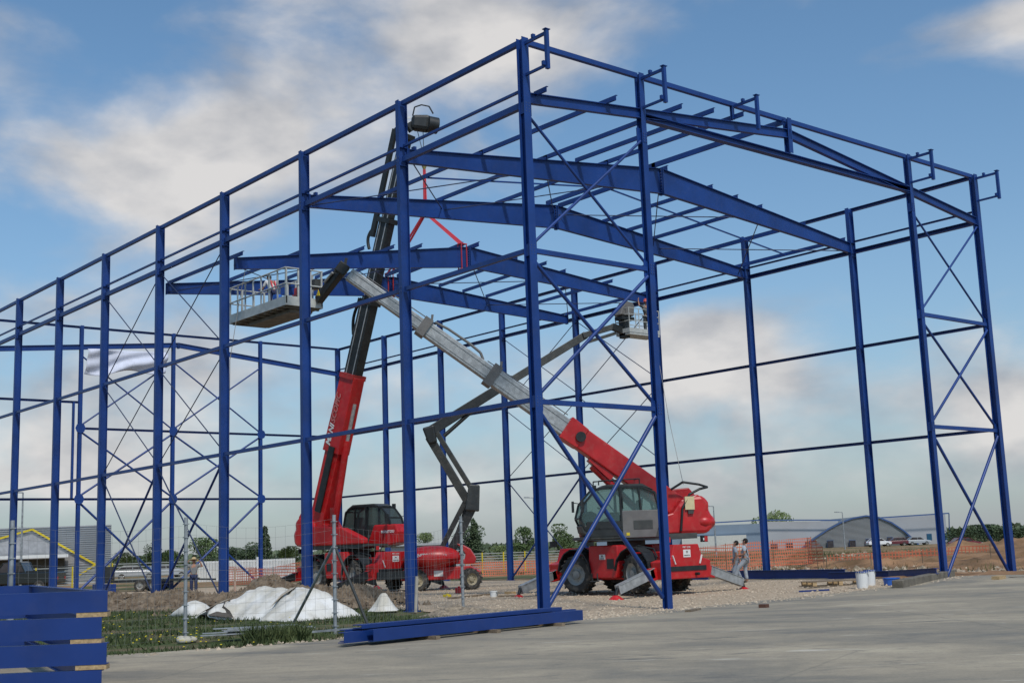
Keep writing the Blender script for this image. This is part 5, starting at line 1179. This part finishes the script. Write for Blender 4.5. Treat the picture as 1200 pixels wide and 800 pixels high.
# ------------------------------------------------------------------ temporary mesh fence
FG = 'posts of the temporary mesh fence'
def fpost(px, py, h_, label, r_=.04):
    p = onz(px, py); z = hgt(p.x, p.y); root = thing('fence_post', label, 'fence post', (p.x, p.y, z), 0, FG)
    MB().cyl((0, 0, -.1), (0, 0, h_), r_, 10).build('tube', LIN, root)
    c_ = MB()
    for k in range(9): zz = .15 + k * (h_ - .3) / 8; c_.box(-.05, .05, -.05, .05, zz, zz + .02)
    c_.build('clip_row', LIN, root, kind='stuff'); return Vector((p.x, p.y, z))
q0 = fpost(10, 772, 2.45, 'zinc fence post near the left edge behind the blue stack')
q1 = fpost(217, 750, 2.52, 'zinc fence post standing beside the stones and dandelions')
q2 = fpost(393, 742, 2.48, 'zinc fence post propped by two slanting struts')
q3 = fpost(543, 718, 2.6, 'zinc fence post in front of the boom lift wheels')
for px, py, lab in ((340, 737, 'left slanting zinc strut propping the fence post'), (398, 733, 'right slanting dark strut propping the fence post')):
    p = onz(px, py) if px < 390 else onz(435, 741)
    tag(MB().cyl((p.x, p.y, 0), (q2.x, q2.y, 1.85), .032, 8).build('fence_strut', LIN if px < 390 else GRY), lab, 'strut', 'struts of the mesh fence')
WIRE = mat('fence_wire', (.22, .23, .23), .6)
def mesh_panel(a, b, h0, h1, label, sag=0.0):
    a = Vector((a.x, a.y, 0)); b = Vector((b.x, b.y, 0)); L_ = (b - a).length; t_ = (b - a) / L_; n_ = max(3, int(L_ / .2)); nn = Vector((-t_.y, t_.x, 0)); m_ = MB()
    def P_(s, z): return a + t_ * s + Vector((0, 0, z + hgt(a.x, a.y) - sag * math.sin(math.pi * s / L_) * z / 2)) + nn * (.05 * math.sin(s * 2.3) * z + .02 * math.sin(s * 9))
    for i in range(n_ + 1):
        s = L_ * i / n_; m_.path([P_(s, .04), P_(s, h0 * .5), P_(s, h0)], .0021, 3)
    for z in np.linspace(.05, h0, 11):
        m_.path([P_(L_ * i / 8, z) for i in range(9)], .0021, 3)
    return tag(m_.build('wire_mesh', WIRE), label, 'wire mesh', 'panels of the temporary mesh fence')
mesh_panel(q0, q1, 2.35, 2.4, 'wire mesh panel left of the stones and dandelions post', .1)
mesh_panel(q1, q2, 2.4, 2.3, 'wire mesh panel in front of the large white tarpaulin', .12)
mesh_panel(q2, q3, 2.3, 2.3, 'wire mesh panel in front of the crane telehandler', .2)

# ------------------------------------------------------------------ background
def far_fence_y(px, D): q = at(px, 650, D); return Vector((q.x, q.y, 0))
# yellow posted slatted barrier fence
def barrier(px0, px1, D, h_, step, label, post=YEL, cols=SIL):
    a = far_fence_y(px0, D); b = far_fence_y(px1, D); root = thing('barrier_fence', label, 'fence', tuple(a)); L_ = (b - a).length; t_ = (b - a) / L_
    n_ = max(1, round(L_ / step))
    for i in range(n_ + 1):
        p_ = a + t_ * (L_ * i / n_); MB().cyl(p_ + Vector((0, 0, -.1)), p_ + Vector((0, 0, h_ + .08)), .06, 6).build('post', post, root, world=True)
    for z in np.linspace(.25, h_, 7): MB().beam(a + Vector((0, 0, z)) - d * .0, b + Vector((0, 0, z)), .03, .07).build('rail', cols, root, world=True)
    return root
FZ = mat('dull_fence_steel', (.3, .31, .29), .6)
barrier(132, 232, 96, 1.65, 5.0, 'grey horizontal rail fence with yellow posts behind the left columns', YEL, FZ)
barrier(540, 690, 98, 1.45, 1.62, 'grey horizontal rail fence with yellow posts behind the boom lift', YEL, FZ)
barrier(0, 128, 92, 1.5, 2.6, 'grey rail fence with yellow posts before the yellow chevron building', YEL, FZ)
a = far_fence_y(232, 94); b = far_fence_y(345, 94); pf = thing('picket_fence', 'white picket railing behind the crane telehandler', 'fence', tuple(a)); t_ = (b - a)
for i in range(64):
    p_ = a + t_ * (i / 63); MB().box(p_.x - .035, p_.x + .035, p_.y - .035, p_.y + .035, .1, 1.62).build('picket', WHT, pf, world=True)
for z in (.25, 1.5): MB().beam(a + Vector((0, 0, z)), b + Vector((0, 0, z)), .06, .05).build('rail', WHT, pf, world=True)
MB().beam(a + t_ * .62, a + t_ * .62 + Vector((0, 0, 1.8)), .2, .2, (1, 0, 0)).build('gate_post', WHT, pf, world=True)

# orange plastic nets (uv in metres)
def net(pts, label, seed=0, stakes=True):
    """pts: list of (x,y,z0,z1)"""
    root = thing('safety_net', label, 'safety net', (pts[0][0], pts[0][1], 0), 0, 'orange plastic safety nets')
    V = []; F = []; UV = []; s = 0; rows = 6
    fine = []
    for (a_, b_) in zip(pts, pts[1:]):
        L_ = math.hypot(b_[0] - a_[0], b_[1] - a_[1]); n_ = max(1, int(L_ / .6))
        for i in range(n_): t = i / n_; fine.append([a_[k] + (b_[k] - a_[k]) * t for k in range(4)])
    fine.append(list(pts[-1])); acc_ = 0; prev = None
    for f in fine:
        if prev: acc_ += math.hypot(f[0] - prev[0], f[1] - prev[1])
        prev = f
        for j in range(rows + 1):
            t = j / rows; z = f[2] + (f[3] - f[2]) * t; w_ = .12 * noise.noise(Vector((acc_ * .8, z, seed))); V.append((f[0] + w_, f[1] + w_ * .6, z + .06 * noise.noise(Vector((acc_ * .5, seed, 0))))); UV.append((acc_, z))
    n_ = len(fine)
    F = [(i * (rows + 1) + j, (i + 1) * (rows + 1) + j, (i + 1) * (rows + 1) + j + 1, i * (rows + 1) + j + 1) for i in range(n_ - 1) for j in range(rows)]
    me = bpy.data.meshes.new('net_sheet'); me.from_pydata(V, [], F); me.materials.append(NET); uvl = me.uv_layers.new(name='UVMap')
    for l in me.loops: uvl.data[l.index].uv = UV[l.vertex_index]
    o = bpy.data.objects.new('net_sheet', me); COL.objects.link(o); o.parent = root; o.matrix_parent_inverse = Matrix.Translation(root.location).inverted()
    for p_ in pts: MB().cyl((p_[0], p_[1], p_[2] - .3), (p_[0], p_[1], p_[3] + .03), .02, 6).build('stake', WOODD, root, world=True)
def npt(px, ytop, ybot, D):
    t_ = at(px, ytop, D); b_ = at(px, ybot, D); return (t_.x, t_.y, b_.z, t_.z)
net([npt(808, 643, 672, 62), npt(850, 637, 670, 64), npt(905, 633, 664, 66), npt(950, 629, 660, 68)], 'long orange net rising from the telehandler towards the arched building', 1)
net([npt(946, 630, 660, 67.5), npt(956, 632, 660, 66), npt(964, 640, 658, 65)], 'crumpled orange net end behind the second far wall column', 2)
net([npt(968, 650, 657, 62), npt(1020, 647, 655, 61), npt(1080, 643, 652, 60), npt(1160, 638, 646, 58)], 'low orange net strip in front of the parked cars', 3)
net([npt(545, 659, 676, 82), npt(600, 656, 677, 84), npt(660, 657, 678, 84), npt(700, 655, 676, 82)], 'orange net slung below the yellow posts behind the boom lift', 4)
net([npt(292, 667, 690, 72), npt(320, 664, 688, 70), npt(352, 657, 678, 68)], 'orange net sloping up to the rear of the crane telehandler', 5)
net([npt(262, 663, 690, 86), npt(300, 664, 692, 84)], 'orange net behind the third and fourth side columns', 6)

# lamp posts
def lamp(px, ytop, D, label, h0=0):
    p = at(px, ytop, D); root = thing('street_lamp', label, 'street lamp', (p.x, p.y, 0), 0, 'street lamps in the distance')
    MB().cyl((0, 0, 0), (0, 0, p.z), .11, 8, .06).build('pole', LIN, root)
    hb_ = MB(); rv = Vector((rr.x, rr.y, 0)).normalized(); hb_.beam(Vector((0, 0, p.z)), Vector((0, 0, p.z + .05)) - rv * .9, .1, .1); hb_.beam(Vector((0, 0, p.z + .05)) - rv * .5, Vector((0, 0, p.z + .08)) - rv * 1.15, .28, .14); hb_.build('lamp_head', LIN, root)
lamp(836, 593, 140, 'street lamp right of the telehandler counterweight'); lamp(987, 600, 190, 'white street lamp in front of the arched building'); lamp(625, 583, 150, 'street lamp hidden by the corner column'); lamp(27, 577, 100, 'tall lamp post in front of the yellow chevron building')
p = at(1030, 640, 66); o = None
MBs = MB(); g_ = onz(1034, 660); MBs.beam((g_.x, g_.y, hgt(g_.x, g_.y) - .2), (g_.x - .12, g_.y - .1, hgt(g_.x, g_.y) + 1.1), .09, .06, (1, 0, 0)); tag(MBs.build('stake', MATS['bare_stake']), 'pale stake leaning on the rough ground before the arched building', 'stake')

# buildings
def slab(root, name, px0, px1, D, z0, z1, m, dep=8.0, D1=None):
    a = at(px0, 650, D); b = at(px1, 650, D1 or D); a.z = b.z = 0; f_ = (b - Vector((CAM.x, CAM.y, 0))).normalized() * dep; bld = MB()
    vs = [Vector((a.x, a.y, z0)), Vector((b.x, b.y, z0)), Vector((b.x, b.y, z0)) + f_, Vector((a.x, a.y, z0)) + f_]; zz = z1 if isinstance(z1, tuple) else (z1, z1)
    vs += [Vector((a.x, a.y, zz[0])), Vector((b.x, b.y, zz[1])), Vector((b.x, b.y, zz[1])) + f_, Vector((a.x, a.y, zz[0])) + f_]
    bld.add(vs, [(0, 3, 2, 1), (4, 5, 6, 7), (0, 1, 5, 4), (1, 2, 6, 5), (2, 3, 7, 6), (3, 0, 4, 7)]); return bld.build(name, m, root, world=True)
c0 = at(60, 650, 118); LB = thing('chevron_building', 'grey ribbed warehouse with a yellow chevron outline on its wall', 'building', (c0.x, c0.y, 0))
slab(LB, 'wall', -330, 130, 118, -.3, 5.38, CLAD, 30)
rib = MB()
for k in range(26):
    z = .3 + k * .2; a = at(-330, 650, 117.93); b = at(130, 650, 117.93); rib.beam((a.x, a.y, z), (b.x, b.y, z), .06, .05)
rib.build('wall_rib', CLADL, LB, world=True)['kind'] = 'stuff'
def zof(py, px, D): return at(px, py, D).z
def strip(root, pts, D, w_, m, name):
    b = MB(); P_ = [at(px, py, D) for px, py in pts]
    for a_, c_ in zip(P_, P_[1:]): b.beam(a_, c_, .12, w_, (0, 0, 1))
    return b.build(name, m, root, world=True)
strip(LB, [(-66, 690), (-110, 661), (38, 620), (112, 661), (78, 683)], 117.7, .17, YEL, 'chevron_band')
tp = MB(); P_ = [at(38, 623, 117.82), at(-100, 660, 117.82), at(-60, 686, 117.82), at(76, 682, 117.82), at(106, 661, 117.82)]; P2_ = [p_ + Vector((d.x, d.y, 0)) * .05 for p_ in P_]; tp.add(P_ + P2_, [(0, 1, 2, 3, 4), (9, 8, 7, 6, 5)]); tp.build('smooth_panel', mat('smooth_grey_panel', (.36, .36, .37), .6), LB, world=True)
slab(LB, 'canopy', -90, 80, 114.5, 2.45, 2.75, WHT, 3.2); slab(LB, 'canopy_shade_slab', -90, 76, 117.5, 0, 2.4, GRY, .3)  # dark slab proud of the wall paints the shade under the canopy
c0 = at(700, 650, 200); GB = thing('low_grey_building', 'long low grey building seen behind the trees and boom lift', 'building', tuple(at(520, 650, 150).xy) + (0,))
slab(GB, 'wall', 455, 550, 150, -.3, 2.6, CLADL, 12); slab(GB, 'roof', 452, 553, 149.5, 2.6, 2.85, CLAD, 13)

c0 = at(960, 650, 245); AB = thing('arched_building', 'pale grey industrial building with a ribbed arched front and blue roof trim', 'building', (c0.x, c0.y, 0))
DD = 245
zt = lambda px, py: at(px, py, DD).z
slab(AB, 'wall', 700, 985, DD, -4, (zt(700, 620), zt(985, 609.5)), CLADB, 40)
slab(AB, 'wall', 900, 985, DD - .5, -4, (zt(900, 610.6), zt(985, 610)), CLADL, 1)
slab(AB, 'lower_wall', 800, 876, DD - 1, -4, zt(838, 627.5), CLADW, 1)
slab(AB, 'wall', 1000, 1112, DD, -4, (zt(1000, 608.8), zt(1112, 601.2)), CLADL, 40)
def trimb(pts, DD_, w_=.24): return strip(AB, pts, DD_, w_, TRIM, 'roof_trim')
trimb([(700, 620), (890, 609), (985, 609)], DD - .8); trimb([(1020, 607), (1112, 601), (1113, 646)], DD - .8)
arc = [(930 + 0, 652)]
ap = [(926, 656), (940, 642), (955, 630), (970, 620), (985, 612), (1000, 606.6), (1015, 604), (1030, 606), (1045, 612), (1060, 622), (1073, 634), (1085, 648)]
am = MB(); P_ = [at(px, py, DD - 2) for px, py in ap]; P2_ = [p_ + Vector((d.x, d.y, 0)).normalized() * 30 for p_ in P_]; n_ = len(P_); am.add(P_ + P2_, [tuple(range(n_))] + [(i, n_ + i, n_ + i + 1, i + 1) for i in range(n_ - 1)]); am.build('arched_front', mat('ribbed_grey_metal', (.15, .165, .165), .55, var=.04), AB, world=True)
trimb(ap, DD - 2.2, .28)
rb_ = MB()
for k in range(30):
    py = 608 + k * 1.45; xs_ = [px for px, y_ in ap]; ys_ = [y_ for px, y_ in ap]
    l_ = np.interp(-py, [-y_ for px, y_ in ap[:7]], [px for px, y_ in ap[:7]]); r_ = np.interp(py, [y_ for px, y_ in ap[6:]], [px for px, y_ in ap[6:]])
    if r_ - l_ < 4: continue
    a = at(l_ + 1, py, DD - 2.06); b = at(r_ - 1, py, DD - 2.06); b.z = a.z if abs(a.z - b.z) < 3 else b.z; rb_.beam(a, b, .08, .07)
rb_.build('arch_rib', CLAD, AB, world=True)['kind'] = 'stuff'
for px, py, w_, m_ in ((907, 641, 8, WIN), (925, 640, 8, WIN), (973, 637, 7, WIN), (999, 636.5, 7, WIN), (1018, 635, 6, WIN), (1043, 633, 6, WIN), (1065, 632, 6, WIN), (1089, 629, 5.5, WINB), (1108, 628.5, 3, WINB), (946, 638, 4, WIN)):
    a = at(px - w_ / 2, py, DD - 2.5); b = at(px + w_ / 2, py, DD - 2.5); z_ = a.z; b.z = z_
    fr = MB().beam(a - rr * .04, b + rr * .04, .15, 1.32).build('window', TRIM, AB, world=True); MB().beam(a - d * .12, b - d * .12, .06, 1.24).build('pane', m_, fr)

# vehicles
def car(px, py, D, heading, m, label, kind='car', scale=1.0, z=0.0, group=None):
    p = at(px, py, D); root = thing('parked_car' if kind == 'car' else 'pickup_truck', label, 'car' if kind == 'car' else 'pickup truck', (p.x, p.y, z), heading, group); root.scale = (scale,) * 3
    W_ = .86
    if kind == 'car':
        low = [(-2.1, .35), (2.05, .35), (2.15, .6), (2.05, .8), (1.1, .95), (-1.9, .98), (-2.15, .8)]; gl = [(1.05, .95), (.35, 1.42), (-1.2, 1.45), (-1.85, .98)]
    else:
        low = [(-2.6, .45), (2.45, .45), (2.5, .95), (2.2, 1.1), (1.2, 1.18), (.9, 1.18), (-.6, 1.18), (-2.6, 1.16)]; gl = [(1.2, 1.16), (.7, 1.75), (-.35, 1.78), (-.65, 1.16)]
    MB().prism(low, -W_, W_).build('body', m, root, bevel=.08)
    MB().prism(gl, -W_ * .86, W_ * .86).build('window_glass', WIN, root, bevel=.04)
    rf = [(gl[1][0] - .03, gl[1][1] - .02), (gl[1][0] - .1, gl[1][1] + .05), (gl[2][0] + .1, gl[2][1] + .05), (gl[2][0] - .03, gl[2][1] - .02)]
    MB().prism(rf, -W_ * .84, W_ * .84).build('roof', m, root)
    pl_ = MB()
    for y in (-W_ * .87, W_ * .87):
        for a_, b_ in ((gl[0], gl[1]), (gl[2], gl[3]), ((-.2, gl[0][1]), (-.25, gl[1][1]))): pl_.beam((a_[0], y, a_[1]), (b_[0], y, b_[1]), .05, .08, (0, 1, 0))
    pl_.build('pillar', m, root)
    Pw = list(wheel_proto(.33, .22, RIM, 0))
    for sx in ((1.35, -1.3) if kind == 'car' else (1.6, -1.55)):
        for sy in (1, -1): put_wheel(root, Pw, sx, sy * .78, .33)
    for sy in (1, -1):
        xf = low[2][0]; xb = low[-1][0]
        MB().box(xf - .06, xf + .01, sy * .6 - .16, sy * .6 + .16, .62, .76).build('headlight', WHT, root); MB().box(xb - .01, xb + .05, sy * .65 - .12, sy * .65 + .12, .68, .85).build('tail_light', RED, root)
    if kind != 'car': MB().prism([(-2.5, 1.165), (-.72, 1.165), (-.72, 1.25), (-2.5, 1.25)], -W_ + .04, W_ - .04).build('load_bed_cover', BLK, root)
    return root
HR = math.atan2(rr.y, rr.x)
PT = dict(group='cars parked before the arched building')
car(1030, 641, 225, HR + .1, CARM['white_car_paint'], 'white hatchback parked in front of the arched building', z=-.0, **PT)
car(1050, 640, 226, HR + math.pi, CARM['maroon_car_paint'], 'maroon car half hidden behind the orange net', **PT)
car(1076, 639, 228, HR, CARM['silver_car_paint'], 'silver car parked before the right foot of the arch', **PT)
car(1131, 637, 175, HR + .1, CARM['dark_red_car_paint'], 'dark red car parked right of the arched building', z=-.3, **PT)
pk = at(20, 690, 86); car(22, 690, 86, HR + math.pi, CARM['black_car_paint'], 'black pickup truck parked behind the leftmost columns', 'pickup', 1.12)
LG = dict(group='cars parked behind the left rail fence')
car(158, 672, 128, HR + .3, CARM['silver_car_paint'], 'silver car behind the rail fence, left of the rear gable brace', **LG); car(195, 672, 130, HR + .5, CARM['silver_car_paint'], 'second silver car behind the rail fence, right of the rear gable brace', **LG); car(318, 668, 128, HR + .2, CARM['blue_car_paint'], 'blue car behind the white picket railing', **LG)
# dark flat trailer
tq = at(178, 688, 74); trl = thing('flat_trailer', 'low black flatbed trailer behind the earth bank', 'trailer', (tq.x, tq.y, 0), HR)
MB().box(-2.6, 2.6, -.9, .9, .55, .68).build('deck', BLK, trl); MB().beam((2.6, 0, .6), (3.8, 0, .55), .1, .1).build('drawbar', BLK, trl); MB().box(-2.6, -2.5, -.9, .9, .69, 1.5).build('headboard', BLK, trl)
Pw = list(wheel_proto(.35, .22, RIM, 0))
for sx in (-.4, .4):
    for sy in (1, -1): put_wheel(trl, Pw, sx, sy * 1.0, .35)
a = at(122, 689, 70); tag(MB().box(-1.2, 1.2, -.2, .2, 0, .5).build('beam_offcut', BLUE2), 'short blue beam piece on the ground left of the flatbed trailer', 'steel beam').location = (a.x, a.y, .05)

# trees
def leafm(name, c1, c2): return mat(name, c1, .8, scale=.9, col2=c2)
LEAF = {'dark': leafm('dark_leaves', (.03, .05, .022), (.075, .11, .045)), 'mid': leafm('mid_leaves', (.045, .08, .025), (.10, .145, .045)), 'pale': leafm('pale_leaves', (.09, .13, .035), (.17, .21, .075))}
def tree(px, ytop, wpx, D, kind, label, style='round', seed=0, ybase=None, group='trees on the horizon', n=3400):
    rg = random.Random(seed); p = at(px, ytop, D); H_ = p.z; wd = wpx * D / FPX; z0 = 0
    root = thing('tree' if style != 'conifer' else 'conifer_tree', label, 'tree', (p.x, p.y, z0), rg.uniform(0, 6), group)
    tr = MB(); tr.cyl((0, 0, -.3), (0, 0, H_ * .55), .035 * H_, 7, .018 * H_); tr.cyl((0, 0, H_ * .5), (.1, 0, H_ * .95), .018 * H_, 6, .004 * H_)
    cl_ = []
    nb = 11
    for k in range(nb):
        if style == 'conifer': z = H_ * (.12 + .85 * k / nb); rad = wd * .5 * (1 - k / nb) ** .8 + .15; c_ = (rg.uniform(-.1, .1) * wd, rg.uniform(-.1, .1) * wd, z); cl_.append((c_, rad, H_ * .09))
        else:
            a_ = rg.uniform(0, 6.28); z = H_ * rg.uniform(.34, .92) if style == 'round' else H_ * rg.uniform(.12, .92); q_ = wd * .5 * rg.uniform(.15, .72) * (1.0 if z < H_ * .65 else .6); c_ = (q_ * math.cos(a_), q_ * math.sin(a_), z); rad = wd * rg.uniform(.2, .32); cl_.append((c_, rad, rad * rg.uniform(.6, .9)))
            tr.cyl((0, 0, H_ * .3), c_, .012 * H_, 5, .004 * H_)
    tr.build('trunk', BARK, root)
    V = []; F = []
    ls = max(.11, wd * .024)
    for k in range(n):
        c_, rad, rz_ = cl_[rg.randrange(len(cl_))]; th = rg.uniform(0, 6.28); ph = math.acos(rg.uniform(-1, 1)); q_ = rg.uniform(.45, 1.08) ** .5
        x = c_[0] + rad * q_ * math.sin(ph) * math.cos(th); y = c_[1] + rad * q_ * math.sin(ph) * math.sin(th); z = min(H_ * 1.03, max(.2, c_[2] + rz_ * q_ * math.cos(ph)))
        ax = Vector((rg.gauss(0, 1), rg.gauss(0, 1), rg.gauss(0, 1))).normalized(); bx = ax.orthogonal().normalized(); s = ls * rg.uniform(.5, 1.3); o_ = len(V)
        P0 = Vector((x, y, z)); V += [tuple(P0 + ax * s), tuple(P0 + bx * s * .7), tuple(P0 - ax * s * .8), tuple(P0 - bx * s * .6)]; F.append((o_, o_ + 1, o_ + 2, o_ + 3))
    cb_ = MB(); cb_.v = V; cb_.f = F; cb_.sm = [False] * len(F); cb_.build('crown', LEAF[kind], root)
    return root
TG = [(243, 631, 50, 150, 'mid', 'rounded green tree above the rail fence between two side columns', 'bush'), (183, 634, 34, 160, 'mid', 'rounded tree just left of the fence post over the fence', 'bush'), (272, 640, 26, 160, 'dark', 'small dark tree above the white picket railing', 'bush'), (292, 636, 36, 150, 'dark', 'dark tree left of the pointed conifer', 'bush'),
      (310, 615, 18, 130, 'dark', 'narrow pointed conifer rising beside a rear gable column', 'conifer'), (336, 641, 34, 150, 'pale', 'pale green bush left of the crane telehandler', 'bush'), (552, 618, 58, 125, 'dark', 'dense dark tree right of the boom lift arm', 'bush'), (555, 606, 16, 124, 'dark', 'scraggy treetop poking above the dense dark tree', 'conifer'),
      (613, 616, 34, 160, 'mid', 'slim rounded tree left of the corner column', 'round'), (656, 615, 32, 150, 'mid', 'rounded tree between the corner column and telehandler cab', 'round'), (499, 625, 28, 170, 'pale', 'yellow green tree behind the first side column', 'bush'), (590, 640, 40, 190, 'pale', 'low olive tree behind the yellow posts', 'bush'), (677, 640, 40, 170, 'mid', 'low olive tree behind the telehandler front wheel', 'bush'),
      (910, 597, 60, 300, 'pale', 'broad bright green tree rising over the arched building roof', 'bush'), (1128, 620, 50, 230, 'dark', 'dark tree at the right corner of the arched building', 'bush'), (1160, 615, 50, 240, 'dark', 'tallest rounded dark tree near the far corner column', 'bush'), (1190, 620, 54, 240, 'dark', 'dark tree behind the far corner column', 'bush'), (1228, 626, 44, 240, 'dark', 'dark tree at the right picture edge', 'bush'),
      (200, 645, 40, 190, 'mid', 'low tree behind the fence post', 'bush'), (150, 648, 40, 190, 'pale', 'low pale tree right of the chevron building', 'bush'), (705, 645, 50, 190, 'dark', 'low dark tree behind the telehandler chassis', 'bush')]
for i, (px, yt, w_, D_, k_, lab, st) in enumerate(TG): tree(px, yt, w_, D_, k_, lab, st, i + 1)
# far wood closing the horizon
wd_ = MB(); rg = random.Random(9)
for k in range(16000):
    px = rg.uniform(-500, 1750); D_ = rg.uniform(330, 420); hm = 3.6 + 1.0 * noise.noise(Vector((px * .012, 0, 0))) + .7 * noise.noise(Vector((px * .06, 3, 0))); p = at(px, 650, D_); z = rg.uniform(0, 1) ** .6 * hm
    ax = Vector((rg.gauss(0, 1), rg.gauss(0, 1), rg.gauss(0, 1))).normalized(); bx = ax.orthogonal().normalized(); s = rg.uniform(.5, 1.2); P0 = Vector((p.x, p.y, z)); wd_.add([P0 + ax * s, P0 + bx * s * .7, P0 - ax * s * .8, P0 - bx * s * .6], [(0, 1, 2, 3)])
tag(wd_.build('far_wood', leafm('hazy_leaves', (.07, .10, .055), (.12, .15, .08)), kind='stuff'), 'low belt of woodland along the horizon', 'woodland')

for o in bpy.data.objects:
    if o.name.split('.')[0] in ('bolt_group', 'stiffener_plate', 'splice_plate'): o['kind'] = 'stuff'
